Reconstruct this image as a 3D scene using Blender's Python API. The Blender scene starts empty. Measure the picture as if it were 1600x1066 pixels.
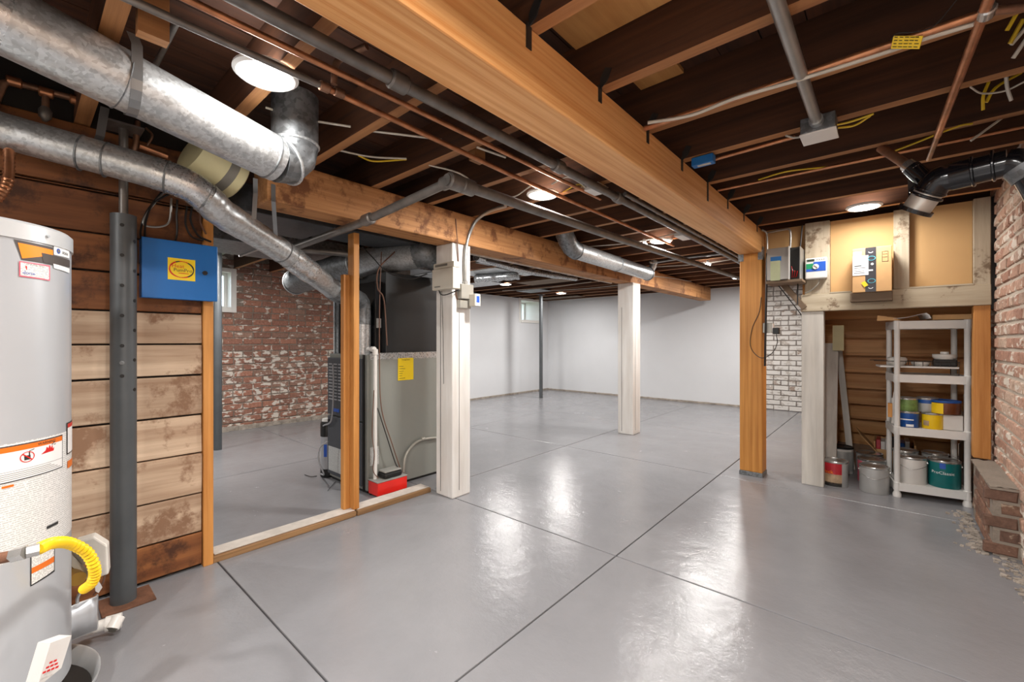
import bpy, math, random
from mathutils import Vector, Matrix
R = random.Random(7)
C = bpy.context.scene.collection
PI = math.pi
# ------------------------------------------------------------ camera, world, exposure
H = 1.10; F = 676.0; T = math.atan(590/676); CT, ST = math.cos(T), math.sin(T)
cam = bpy.data.cameras.new('camera'); cam.sensor_width = 36; cam.lens = 36*F/1600
cam.clip_start = .02
co = bpy.data.objects.new('camera', cam); C.objects.link(co)
co.location = (0, 0, H); co.rotation_euler = (PI/2, 0, T)
bpy.context.scene.camera = co
sc = bpy.context.scene
sc.view_settings.view_transform = 'Standard'; sc.view_settings.look = 'None'
sc.view_settings.exposure = 0.44; sc.view_settings.gamma = 1.0
sc.view_settings.use_curve_mapping = False
w = bpy.data.worlds.new('sky'); sc.world = w; w.use_nodes = True
bg = w.node_tree.nodes['Background']; bg.inputs[0].default_value = (.75, .87, 1, 1); bg.inputs[1].default_value = 4.0
LAMP_W = 20.0      # watts of each ceiling disc
# ------------------------------------------------------------ measuring helpers (pixel of the 1600x1066 photo -> point on a real plane)
def ray(u, v):
    a = (u-800)/F; b = (533-v)/F
    return (-ST+a*CT, CT+a*ST, b)
def PZ(u, v, z):
    r = ray(u, v); k = (z-H)/r[2]; return Vector((k*r[0], k*r[1], z))
def PX(u, v, x):
    r = ray(u, v); k = x/r[0]; return Vector((x, k*r[1], H+k*r[2]))
def PY(u, v, y):
    r = ray(u, v); k = y/r[1]; return Vector((k*r[0], y, H+k*r[2]))
def PD(u, v, d):
    r = ray(u, v); return Vector((d*r[0], d*r[1], H+d*r[2]))
# ------------------------------------------------------------ materials
def S(h):
    h = h.lstrip('#'); c = [int(h[i:i+2], 16)/255 for i in (0, 2, 4)]
    return tuple((x/12.92 if x <= .04045 else ((x+.055)/1.055)**2.4) for x in c)+(1,)
MC = {}
def newmat(name):
    m = bpy.data.materials.new(name); m.use_nodes = True
    nt = m.node_tree; b = nt.nodes['Principled BSDF']; MC[name] = m
    return m, nt, b
def N(nt, t, **k):
    n = nt.nodes.new(t)
    for a, v in k.items(): setattr(n, a, v)
    return n
def posmap(nt, scale, rnd=True):
    g = N(nt, 'ShaderNodeNewGeometry'); mp = N(nt, 'ShaderNodeMapping'); mp.inputs['Scale'].default_value = scale
    if rnd:
        oi = N(nt, 'ShaderNodeObjectInfo'); mu = N(nt, 'ShaderNodeMath', operation='MULTIPLY'); mu.inputs[1].default_value = 37
        nt.links.new(oi.outputs['Random'], mu.inputs[0])
        ad = N(nt, 'ShaderNodeVectorMath', operation='ADD')
        nt.links.new(g.outputs['Position'], ad.inputs[0]); nt.links.new(mu.outputs[0], ad.inputs[1])
        nt.links.new(ad.outputs[0], mp.inputs['Vector'])
    else: nt.links.new(g.outputs['Position'], mp.inputs['Vector'])
    return mp.outputs[0]
def noise(nt, vec, scale, detail=3, rough=.55):
    n = N(nt, 'ShaderNodeTexNoise'); n.inputs['Scale'].default_value = scale; n.inputs['Detail'].default_value = detail
    n.inputs['Roughness'].default_value = rough
    if vec is not None: nt.links.new(vec, n.inputs['Vector'])
    return n.outputs['Fac']
def ramp(nt, fac, stops):
    r = N(nt, 'ShaderNodeValToRGB'); e = r.color_ramp.elements
    while len(e) < len(stops): e.new(.5)
    for i, (p, c) in enumerate(stops): e[i].position = p; e[i].color = c
    nt.links.new(fac, r.inputs[0]); return r.outputs[0]
def mix(nt, fac, a, b, mode='MIX'):
    m = N(nt, 'ShaderNodeMix', data_type='RGBA', blend_type=mode)
    for s, x in ((0, fac), (6, a), (7, b)):
        if hasattr(x, 'is_output'): nt.links.new(x, m.inputs[s])
        else: m.inputs[s].default_value = x
    return m.outputs[2]
def bump(nt, b, fac, strength, dist=.01):
    n = N(nt, 'ShaderNodeBump'); n.inputs['Strength'].default_value = strength; n.inputs['Distance'].default_value = dist
    nt.links.new(fac, n.inputs['Height']); nt.links.new(n.outputs[0], b.inputs['Normal'])
def plain(name, col, rough=.5, metal=0, var=.12, vs=9, bmp=0, coat=0):
    m, nt, b = newmat(name); c = S(col)
    v = posmap(nt, (1, 1, 1), False); n = noise(nt, v, vs, 4)
    d = tuple(x*(1-var) for x in c[:3])+(1,); l = tuple(min(1, x*(1+var)) for x in c[:3])+(1,)
    nt.links.new(ramp(nt, n, [(.3, d), (.7, l)]), b.inputs['Base Color'])
    b.inputs['Roughness'].default_value = rough; b.inputs['Metallic'].default_value = metal
    if coat: b.inputs['Coat Weight'].default_value = coat
    if bmp: bump(nt, b, noise(nt, v, vs*12, 4), bmp)
    return m
def wood(name, dark, light, axis='x', fine=26, rough=.65, var=.35, stain=None, stain_amt=.5, bmp=.25, knots=0):
    m, nt, b = newmat(name)
    sc3 = {'x': (.9, fine, fine), 'y': (fine, .9, fine), 'z': (fine, fine, .9)}[axis]
    v = posmap(nt, sc3); n1 = noise(nt, v, 1.0, 6, .65)
    sc4 = {'x': (1, 5, 5), 'y': (5, 1, 5), 'z': (5, 5, 1)}[axis]
    n2 = noise(nt, posmap(nt, sc4), 1.3, 3)
    c = ramp(nt, n1, [(.32, S(dark)), (.68, S(light))])
    c2 = ramp(nt, n2, [(.3, (.80, .77, .74, 1)), (.7, (1, 1, 1, 1))])
    c = mix(nt, 1.0, c, c2, 'MULTIPLY')
    if knots:
        vk = N(nt, 'ShaderNodeTexVoronoi'); vk.inputs['Scale'].default_value = 1
        nt.links.new(posmap(nt, {'x': (1.6, 5, 5), 'y': (5, 1.6, 5), 'z': (5, 5, 1.6)}[axis]), vk.inputs['Vector'])
        c = mix(nt, ramp(nt, vk.outputs['Distance'], [(.03, (1, 1, 1, 1)), (.10, (0, 0, 0, 1))]), c, S(knots))
    if stain:
        n3 = noise(nt, posmap(nt, (1, 1, 1)), 5, 6, .7)
        f = ramp(nt, n3, [(.5-stain_amt*.25, (0, 0, 0, 1)), (.62, (1, 1, 1, 1))])
        c = mix(nt, f, c, S(stain))
    hs = N(nt, 'ShaderNodeHueSaturation'); oi = N(nt, 'ShaderNodeObjectInfo'); mr = N(nt, 'ShaderNodeMapRange')
    mr.inputs['To Min'].default_value = 1-var; mr.inputs['To Max'].default_value = 1+var*.6
    nt.links.new(oi.outputs['Random'], mr.inputs[0]); nt.links.new(mr.outputs[0], hs.inputs['Value']); nt.links.new(c, hs.inputs['Color'])
    nt.links.new(hs.outputs[0], b.inputs['Base Color'])
    b.inputs['Roughness'].default_value = rough
    bump(nt, b, n1, bmp, .004)
    return m
def galv(name, col='#ced2d4', rough=.34, spangle=22, dirt=.15):
    m, nt, b = newmat(name)
    v = posmap(nt, (1, 1, 1)); vo = N(nt, 'ShaderNodeTexVoronoi'); vo.inputs['Scale'].default_value = spangle*5; nt.links.new(v, vo.inputs['Vector'])
    c = S(col); bw = N(nt, 'ShaderNodeRGBToBW'); nt.links.new(vo.outputs['Color'], bw.inputs[0])
    n = noise(nt, v, spangle*.9, 6, .75); ma = N(nt, 'ShaderNodeMath', operation='ADD'); nt.links.new(bw.outputs[0], ma.inputs[0]); nt.links.new(n, ma.inputs[1])
    mh = N(nt, 'ShaderNodeMath', operation='MULTIPLY'); mh.inputs[1].default_value = .5; nt.links.new(ma.outputs[0], mh.inputs[0])
    nt.links.new(ramp(nt, mh.outputs[0], [(.35, tuple(x*(1-dirt*2) for x in c[:3])+(1,)), (.62, c)]), b.inputs['Base Color'])
    b.inputs['Metallic'].default_value = .72
    mr = N(nt, 'ShaderNodeMapRange'); mr.inputs['To Min'].default_value = rough-.08; mr.inputs['To Max'].default_value = rough+.14
    nt.links.new(mh.outputs[0], mr.inputs[0]); nt.links.new(mr.outputs[0], b.inputs['Roughness'])
    return m
def brickmat(name, stops, paint=None, amt=.5, pscale=7, rough=.85):
    m, nt, b = newmat(name)
    oi = N(nt, 'ShaderNodeObjectInfo'); g = N(nt, 'ShaderNodeNewGeometry')
    ad = N(nt, 'ShaderNodeMath', operation='ADD'); fr = N(nt, 'ShaderNodeMath', operation='FRACT')
    nt.links.new(oi.outputs['Random'], ad.inputs[0]); nt.links.new(g.outputs['Random Per Island'], ad.inputs[1]); nt.links.new(ad.outputs[0], fr.inputs[0])
    c = ramp(nt, fr.outputs[0], stops)
    v = posmap(nt, (1, 1, 1), False)
    n = noise(nt, v, 45, 5, .7)
    c = mix(nt, 1.0, c, ramp(nt, n, [(.3, (.55, .52, .5, 1)), (.65, (1, 1, 1, 1))]), 'MULTIPLY')
    if paint:
        n2 = noise(nt, posmap(nt, (1, .8, 1.5), False), pscale, 4, .6)
        f = ramp(nt, n2, [(.62-amt*.25, (0, 0, 0, 1)), (.65-amt*.25, (1, 1, 1, 1))])
        c = mix(nt, f, c, S(paint))
    nt.links.new(c, b.inputs['Base Color']); b.inputs['Roughness'].default_value = rough
    bump(nt, b, n, .5, .006)
    return m
def printed(name, paper, ink, pitch=150, dens=.5, fine=260, axis='z'):
    m, nt, b = newmat(name)
    g = N(nt, 'ShaderNodeNewGeometry'); sx = N(nt, 'ShaderNodeSeparateXYZ'); nt.links.new(g.outputs['Position'], sx.inputs[0])
    mu = N(nt, 'ShaderNodeMath', operation='MULTIPLY'); mu.inputs[1].default_value = pitch
    nt.links.new(sx.outputs['XYZ'.index(axis.upper())], mu.inputs[0])
    fr = N(nt, 'ShaderNodeMath', operation='FRACT'); nt.links.new(mu.outputs[0], fr.inputs[0])
    gt = N(nt, 'ShaderNodeMath', operation='GREATER_THAN'); gt.inputs[1].default_value = .45; nt.links.new(fr.outputs[0], gt.inputs[0])
    n = noise(nt, g.outputs['Position'], fine, 2); g2 = N(nt, 'ShaderNodeMath', operation='GREATER_THAN'); g2.inputs[1].default_value = 1-dens; nt.links.new(n, g2.inputs[0])
    mm = N(nt, 'ShaderNodeMath', operation='MULTIPLY'); nt.links.new(gt.outputs[0], mm.inputs[0]); nt.links.new(g2.outputs[0], mm.inputs[1])
    nt.links.new(mix(nt, mm.outputs[0], S(paper), S(ink)), b.inputs['Base Color']); b.inputs['Roughness'].default_value = .4
    return m
def emit(name, col, st):
    m, nt, b = newmat(name); b.inputs['Base Color'].default_value = (1, 1, 1, 1)
    b.inputs['Emission Color'].default_value = S(col); b.inputs['Emission Strength'].default_value = st
    return m
# floor paint
m, nt, b = newmat('floor_paint')
v = posmap(nt, (1, 1, 1), False); n1 = noise(nt, v, 1.6, 5, .6); n2 = noise(nt, v, 90, 4, .7)
nt.links.new(ramp(nt, n1, [(.3, S('#7f7f82')), (.7, S('#8b8b8e'))]), b.inputs['Base Color'])
nt.links.new(ramp(nt, noise(nt, v, 3.5, 6, .7), [(.3, (.13, .13, .13, 1)), (.75, (.30, .30, .30, 1))]), b.inputs['Roughness'])
ad = N(nt, 'ShaderNodeMath', operation='ADD'); mu = N(nt, 'ShaderNodeMath', operation='MULTIPLY'); mu.inputs[1].default_value = .25
nt.links.new(n2, mu.inputs[0]); nt.links.new(mu.outputs[0], ad.inputs[0]); nt.links.new(noise(nt, v, 14, 4), ad.inputs[1])
bump(nt, b, ad.outputs[0], .26, .01); b.inputs['Specular IOR Level'].default_value = .55
plain('joint', '#4a4848', .9); plain('drywall', '#d8dadd', .75, var=.02, vs=2)
plain('mortar', '#8f8478', .95, bmp=.6, vs=5); plain('mortar_light', '#c2b5a6', .95, bmp=.6, vs=5); plain('mortar_dark', '#7c746e', .95, bmp=.5)
plain('rubble', '#a59b90', .95, var=.3, vs=20, bmp=.6)
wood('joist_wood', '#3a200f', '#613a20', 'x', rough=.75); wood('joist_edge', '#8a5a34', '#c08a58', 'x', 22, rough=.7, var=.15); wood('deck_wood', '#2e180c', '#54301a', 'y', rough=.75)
wood('patch_wood', '#b98348', '#d9a869', 'y', 14, var=.1); wood('block_wood', '#7d5230', '#ab7848', 'y')
wood('beam_fir', '#d8934f', '#f6c284', 'y', 62, .55, var=.02, bmp=.5, knots='#9a5a26'); wood('post_fir', '#b9762c', '#dfa050', 'z', 40, .5, var=.06, knots='#8a4d1c')
wood('old_beam', '#a87040', '#d39c66', 'y', 40, .7, var=.04, stain='#7a4c2a', stain_amt=-.1)
wood('plank_pale', '#ab8c72', '#dcc3a8', 'y', 18, .8, var=.1, stain='#8f6d54', stain_amt=-.1)
wood('plank_brown', '#6a3c1e', '#9a6236', 'y', 16, .7, var=.2, stain='#4a2a16', stain_amt=0)
wood('stud_fir', '#b5732f', '#dfa058', 'z', 24, .6, var=.1); wood('stair_pine', '#d38d48', '#f6bd7c', 'x', 18, .5, var=.08)
wood('cream_stud', '#a89880', '#d0c4ae', 'z', 14, .8, var=.06, stain='#7d6a55', stain_amt=-.2); wood('cream_rail', '#a89880', '#cfc3ab', 'x', 14, .8, var=.04, stain='#7d6a55', stain_amt=-.3)
wood('white_post', '#d8d5d1', '#ecebe8', 'z', 14, .6, var=.02, bmp=.6); wood('white_board', '#bdbab4', '#dedad2', 'z', 14, .6, var=.05)
wood('sill_wood', '#6b4a2c', '#a07d56', 'y', 20, .8); plain('sill_paint', '#c2bab1', .8, var=.15, vs=14)
wood('gray_ply', '#6d5b48', '#86705a', 'x', 14, .7); plain('cardpanel', '#c79f6c', .8, var=.05, vs=3); plain('cardboard', '#c59a68', .75, var=.06); plain('cardboard_edge', '#a87747', .8)
galv('galv'); galv('galv_dull', '#8d9194', .45, 12, .2); galv('galv_dark', '#55585c', .42, 8, .1); galv('foil', '#cfd2d4', .26, 30, .1)
plain('copper', '#c08560', .36, .8, .3, 16); plain('copper_old', '#94705a', .45, .7, .4, 14); plain('iron', '#7a7672', .42, .6, .25, 14); plain('conduit', '#a9a9a6', .36, .75, .12)
plain('steelpost', '#54585b', .45, .2, .14, 5); plain('rust', '#6e4a36', .85, 0, .4, 14, .4); plain('strap_steel', '#8c8f91', .4, .7, .12); plain('hanger_steel', '#3d3b3a', .5, .6, .2)
plain('abs', '#15161a', .18, 0, .1, coat=.3); plain('chrome_band', '#dcd8d0', .35, .6, .1); plain('black', '#131313', .45); plain('black_gloss', '#17171a', .2)
plain('white_gloss', '#e6e4df', .3, var=.02); plain('white_plastic', '#dcdad6', .38, var=.03); plain('cable_white', '#c9c4b8', .5); plain('cable_yellow', '#d8b624', .45); plain('cable_black', '#1b1a1a', .5); plain('cable_brown', '#6a4a3a', .5)
plain('insul', '#cfc79c', .6, var=.08, vs=6); plain('tape_gray', '#77746c', .5); plain('heater', '#b9bcc0', .3, .25, .03, 3); plain('heater_rim', '#c9cbcc', .3, .2, .02)
plain('orange', '#f08a1e', .4, var=.02); plain('orange_warn', '#e0701c', .4, var=.02); plain('charcoal', '#4c4542', .45, var=.05); plain('label_white', '#ecebea', .4, var=.01); plain('red', '#d01f1c', .35, var=.05); plain('ink', '#2a2a2a', .5); plain('blue_ink', '#2a55b0', .4); plain('pink', '#d8697a', .4)
printed('fineprint', '#e6e5e3', '#bdbdbb', 170, .56); printed('fineprint2', '#eceae6', '#adadaa', 260, .54); printed('furnprint', '#c9c9c6', '#85888a', 110, .56)
plain('gasyellow', '#f2c81c', .35, var=.03); plain('valve_white', '#d9d4cb', .45); plain('brass', '#b08a42', .35, .8)
plain('panelblue', '#0f66b0', .4, .1, .05, 3); plain('yellow', '#f0cf1e', .4, var=.02); plain('dark', '#26221f', .6); plain('furn_dark', '#45484e', .45, .2, .05); plain('furn_side', '#90928c', .42, .3, .04, 2); plain('plenum', '#3c3e40', .38, .45, .08, 2)
plain('canister', '#9a9b9f', .35, var=.04); plain('pump_red', '#d9271f', .35, var=.04); plain('grayplastic', '#8c8b86', .5); plain('beige', '#cdc7b9', .5, var=.03); plain('graybox', '#a8a59c', .4, .4, .08)
plain('tealcan', '#0e6a6a', .3, var=.08, vs=20); plain('bluecan', '#1b4f98', .3, var=.06); plain('yellowcan', '#efc61a', .3, var=.03); plain('browncan', '#6a3a20', .35, var=.3, vs=18); plain('redcan', '#b0222e', .35, var=.2, vs=14); plain('tancan', '#a88f72', .5, var=.35, vs=22); plain('greencan', '#6f8a4c', .4, var=.5, vs=24); plain('cangrey', '#b9b9b7', .35, .35, .06, 8); plain('tin', '#c4c3c0', .25, .85, .12); plain('canwhite', '#d8d4cf', .4, var=.05)
plain('ctrl_green', '#1d8a5a', .4); plain('ctrl_blue', '#2459bb', .4); plain('lcd', '#39443a', .3); plain('tape_blue', '#1f6fb5', .5); plain('paper_green', '#c5cda6', .7, var=.05); plain('blackbox', '#262423', .6); plain('boxtape', '#333135', .4); plain('tealink', '#4fa6b8', .5)
plain('steel', '#a3a19c', .35, .6, .08, 4); plain('stone', '#8d8a86', .9); plain('shrub', '#4d7a45', .9, var=.5, vs=30); plain('lawn', '#5d7a3e', .95, var=.3, vs=20); plain('bowl', '#d5d2cc', .3); plain('trimring', '#f2f2f0', .4, var=.01)
emit('lamp', '#fffaf4', 20); emit('lcd_lit', '#2a5cff', .25)
m, nt, b = newmat('glass'); b.inputs['Base Color'].default_value = (.9, .96, 1, 1); b.inputs['Roughness'].default_value = .02; b.inputs['Alpha'].default_value = .12
RED = [(0, S('#9c6e5d')), (.35, S('#b37e69')), (.7, S('#8c6658')), (1, S('#a98877'))]
brickmat('brick_left', RED, '#d0c8be', .08, 12); brickmat('brick_left_low', RED, '#d0c8be', .38, 12)
brickmat('brick_far', [(0, S('#c9c2ba')), (.5, S('#d6d1cb')), (.9, S('#c8beb5')), (1, S('#a48a78'))], '#d8d4cf', .7, 9)
brickmat('brick_right', [(0, S('#c09480')), (.25, S('#d3ab94')), (.5, S('#b08470')), (.75, S('#d9bda8')), (1, S('#a98676'))], '#d9cdbf', .25, 11)
brickmat('brick_dark', [(0, S('#7d5f50')), (.4, S('#936d59')), (.7, S('#6f5447')), (1, S('#a57d64'))], '#a8937f', .1, 9)
brickmat('mortar_left', [(0, S('#8c7f74')), (1, S('#8c7f74'))], '#cfc8be', .2, 11)
# ------------------------------------------------------------ mesh builder
_TX = {}
def textmesh(s):
    if s in _TX: return _TX[s]
    cu = bpy.data.curves.new('t', 'FONT'); cu.body = s; cu.size = 1; cu.align_x = 'CENTER'; cu.align_y = 'CENTER'; cu.resolution_u = 2
    o = bpy.data.objects.new('t', cu); C.objects.link(o); bpy.context.view_layer.update()
    me = o.evaluated_get(bpy.context.evaluated_depsgraph_get()).to_mesh()
    vs = [(v.co.x, v.co.y) for v in me.vertices]; fs = [tuple(p.vertices) for p in me.polygons]
    o.to_mesh_clear(); bpy.data.objects.remove(o); bpy.data.curves.remove(cu)
    _TX[s] = (vs, fs); return _TX[s]
class MB:
    def __init__(s): s.v = []; s.f = []; s.m = []; s.s = []
    def add(s, vs, fs, mi=0, sm=False):
        o = len(s.v); s.v += [Vector(p) for p in vs]
        for f in fs: s.f.append(tuple(o+i for i in f)); s.m.append(mi); s.s.append(sm)
        return s
    def box(s, x0, x1, y0, y1, z0, z1, mi=0, j=0):
        vs = [(x, y, z) for z in (z0, z1) for y in (y0, y1) for x in (x0, x1)]
        if j: vs = [tuple(c+R.uniform(-j, j) for c in p) for p in vs]
        return s.add(vs, [(0, 2, 3, 1), (4, 5, 7, 6), (0, 1, 5, 4), (2, 6, 7, 3), (0, 4, 6, 2), (1, 3, 7, 5)], mi)
    def bar(s, p, q, w, h, mi=0, up=(0, 0, 1)):
        p, q = Vector(p), Vector(q); d = (q-p).normalized(); up = Vector(up)
        a = d.cross(up); a = a.normalized() if a.length > 1e-4 else Vector((1, 0, 0)); b = a.cross(d).normalized()
        vs = [c+a*sx*w/2+b*sy*h/2 for c in (p, q) for sx, sy in ((-1, -1), (1, -1), (1, 1), (-1, 1))]
        return s.add(vs, [(3, 2, 1, 0), (4, 5, 6, 7), (0, 1, 5, 4), (1, 2, 6, 5), (2, 3, 7, 6), (3, 0, 4, 7)], mi)
    def tube(s, pts, r, n=12, mi=0, cap=True):
        pts = [Vector(p) for p in pts]; L = len(pts)
        rs = r if isinstance(r, (list, tuple)) else [r]*L
        a = None; vs = []
        for i, p in enumerate(pts):
            d = (pts[min(i+1, L-1)]-pts[max(i-1, 0)]).normalized()
            if a is None:
                a = d.cross(Vector((0, 0, 1)) if abs(d.z) < .9 else Vector((1, 0, 0))).normalized()
            else:
                a = (a-d*a.dot(d)).normalized()
            b = d.cross(a)
            k = 1.0
            if 0 < i < L-1:
                c = (pts[i]-pts[i-1]).normalized().dot((pts[i+1]-pts[i]).normalized()); k = 1
            vs += [p+(a*math.cos(t)+b*math.sin(t))*rs[i]*k for t in [2*PI*j/n for j in range(n)]]
        fs = [(i*n+j, i*n+(j+1) % n, (i+1)*n+(j+1) % n, (i+1)*n+j) for i in range(L-1) for j in range(n)]
        o = len(s.v); s.add(vs, fs, mi, True)
        if cap:
            s.f += [tuple(o+j for j in reversed(range(n))), tuple(o+(L-1)*n+j for j in range(n))]; s.m += [mi, mi]; s.s += [False, False]
        return s
    def lathe(s, prof, c=(0, 0, 0), n=24, mi=0, closed=True):
        c = Vector(c); vs = [c+Vector((r*math.cos(2*PI*j/n), r*math.sin(2*PI*j/n), z)) for r, z in prof for j in range(n)]
        L = len(prof)
        fs = [(i*n+j, i*n+(j+1) % n, (i+1)*n+(j+1) % n, (i+1)*n+j) for i in range(L-1) for j in range(n)]
        o = len(s.v); s.add(vs, fs, mi, True)
        if closed:
            s.f += [tuple(o+j for j in reversed(range(n))), tuple(o+(L-1)*n+j for j in range(n))]; s.m += [mi, mi]; s.s += [False, False]
        return s
    def prism(s, poly, ext, mi=0):
        n = len(poly); e = Vector(ext); vs = [Vector(p) for p in poly]+[Vector(p)+e for p in poly]
        return s.add(vs, [tuple(reversed(range(n))), tuple(range(n, 2*n))]+[(i, (i+1) % n, n+(i+1) % n, n+i) for i in range(n)], mi)
    def ribbon(s, pts, wv, t=.0015, mi=0):
        pts = [Vector(p) for p in pts]; wv = Vector(wv)/2; L = len(pts); vs = []
        for i, p in enumerate(pts):
            d = (pts[min(i+1, L-1)]-pts[max(i-1, 0)]).normalized(); nn = d.cross(wv).normalized()*t/2
            vs += [p-wv-nn, p+wv-nn, p+wv+nn, p-wv+nn]
        fs = [(i*4+j, i*4+(j+1) % 4, (i+1)*4+(j+1) % 4, (i+1)*4+j) for i in range(L-1) for j in range(4)]+[(3, 2, 1, 0), tuple((L-1)*4+j for j in range(4))]
        return s.add(vs, fs, mi)
    def map2(s, vs, fs, fn, mi=0): return s.add([fn(x, y) for x, y in vs], fs, mi)
    def text(s, t, size, o, ux, uy, mi=0, sx=1.0):
        vs, fs = textmesh(t); o = Vector(o); ux = Vector(ux).normalized(); uy = Vector(uy).normalized()
        return s.add([o+ux*x*size*sx+uy*y*size for x, y in vs], fs, mi)
    def rotz(s, c, a):
        M = Matrix.Translation(Vector(c)) @ Matrix.Rotation(a, 4, 'Z') @ Matrix.Translation(-Vector(c))
        s.v = [M @ p for p in s.v]; return s
    def build(s, name, mats, parent=None, bevel=0, loc=None, kind=None, label=None):
        if isinstance(mats, str): mats = [mats]
        if parent is not None: org = worldloc(parent)
        elif loc is not None: org = Vector(loc)
        else:
            org = Vector(((min(p.x for p in s.v)+max(p.x for p in s.v))/2, (min(p.y for p in s.v)+max(p.y for p in s.v))/2, min(p.z for p in s.v)))
        me = bpy.data.meshes.new(name); me.from_pydata([p-org for p in s.v], [], s.f)
        for q in mats: me.materials.append(MC[q])
        me.polygons.foreach_set('material_index', s.m); me.polygons.foreach_set('use_smooth', s.s); me.update()
        if any(s.s): me.set_sharp_from_angle(angle=math.radians(42))
        o = bpy.data.objects.new(name, me); C.objects.link(o)
        if parent is not None: o.parent = parent
        else: o.location = org
        if bevel:
            b = o.modifiers.new('bevel', 'BEVEL'); b.width = bevel; b.segments = 2; b.limit_method = 'ANGLE'; b.angle_limit = .6
        if kind: o['kind'] = kind
        if label: o['label'] = label
        return o
def worldloc(o):
    l = Vector(o.location)
    while o.parent: o = o.parent; l += Vector(o.location)
    return l
def tag(o, label, cat, group=None):
    o['label'] = label; o['category'] = cat
    if group: o['group'] = group
    return o
def thing(name, label, cat, loc, group=None):
    o = bpy.data.objects.new(name, None); C.objects.link(o); o.location = loc; o.empty_display_size = .05
    return tag(o, label, cat, group)
def copy_tree(o, parent=None):
    c = o.copy(); C.objects.link(c)
    if parent: c.parent = parent
    for ch in list(o.children): copy_tree(ch, c)
    return c
def curve(pts, n=8):
    P = [Vector(p) for p in pts]; P = [P[0]*2-P[1]]+P+[P[-1]*2-P[-2]]; out = []
    for i in range(1, len(P)-2):
        for k in range(n):
            t = k/n; a, b, c, d = P[i-1:i+3]
            out.append(.5*((2*b)+(c-a)*t+(2*a-5*b+4*c-d)*t*t+(3*b-a-3*c+d)*t**3))
    return out+[P[-2]]
def bx(*a, **k): return MB().box(*a, **k)
XL, XR, YB, YF = -6.1, .50, 7.95, -2.6; ZJ, ZD = 2.0, 2.19
XD = -5.85       # drywall on the left wall of the far room
# ------------------------------------------------------------ floor: slabs with recessed control joints
fl = MB().box(XL-.2, XR+.3, YF-.1, YB+.2, -.12, -.012).build('floor', 'joint', kind='structure')
xs = [XL-.1, -4.05, -2.56, -1.056, XR+.2]; ys = [YF, -1.0, .66, 2.02, 3.78, 5.5, YB+.1]
for i in range(4):
    for j in range(6):
        g = .0035
        bx(xs[i]+g, xs[i+1]-g, ys[j]+g, ys[j+1]-g, -.03, 0).build('slab', 'floor_paint', fl, bevel=.003)
# ------------------------------------------------------------ ceiling: deck boards, joists
ce = MB().box(XL-.2, XR+.3, YF-.1, YB+.2, ZD+.022, ZD+.1).build('ceiling', 'deck_wood', kind='structure')
x = XL
while x < XR+.1:
    bx(x, x+.133, YF, YB, ZD, ZD+.02).build('deck_board', 'deck_wood', ce); x += .137
jm = None
for k in range(-9, 17):
    y1 = 1.41+.402*k
    if y1 < YF or y1 > YB: continue
    dz = R.uniform(-.003, .003)
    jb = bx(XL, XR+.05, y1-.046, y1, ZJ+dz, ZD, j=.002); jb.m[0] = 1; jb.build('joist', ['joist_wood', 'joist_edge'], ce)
bx(-.87, -.25, 1.02, 1.355, ZD-.018, ZD-.002).build('new_plywood', 'patch_wood', ce, label='pale new plywood patch')
bx(-.80, -.62, 1.60, 1.755, ZD-.018, ZD-.002).build('new_plywood', 'patch_wood', ce, label='small pale plywood patch')
for (u, v) in ((742, 240), (228, 38)):
    p = PZ(u, v, 2.0); bx(p.x-.02, p.x+.02, p.y-.02, p.y+.05, 1.965, 2.1).build('blocking', 'block_wood', ce)
# ------------------------------------------------------------ walls
bx(XD-.3, -1.55, YB, YB+.15, 0, ZD).build('wall_back', 'drywall', kind='structure')
bx(XL-.4, XR+.3, YF-.15, YF, 0, ZD).build('wall_front', 'drywall', kind='structure')
# left drywall with window opening (y 6.95..7.62, z 1.5..1.95)
wy0, wy1, wz0, wz1 = 6.97, 7.62, 1.54, 1.97
wl = MB()
wl.box(XD-.03, XD, 4.4, wy0, .03, 2.0); wl.box(XD-.03, XD, wy1, YB, .03, 2.0); wl.box(XD-.03, XD, wy0, wy1, .03, wz0); wl.box(XD-.03, XD, wy0, wy1, wz1, 2.0)
wl.build('wall_left_drywall', 'drywall', kind='structure')
by0, by1, bz0, bz1 = 1.2, 1.74, 1.50, 1.95
wm = MB()
for (a, b_, c, d) in ((YF, by0, 0, ZD), (by0, by1, 0, bz0), (by0, by1, bz1, ZD), (by1, wy0, 0, ZD), (wy0, wy1, 0, wz0), (wy0, wy1, wz1, ZD), (wy1, YB+.1, 0, ZD)):
    wm.box(XL-.3, XL, a, b_, c, d)
wleft = wm.build('wall_left', 'mortar_left', kind='structure')
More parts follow.
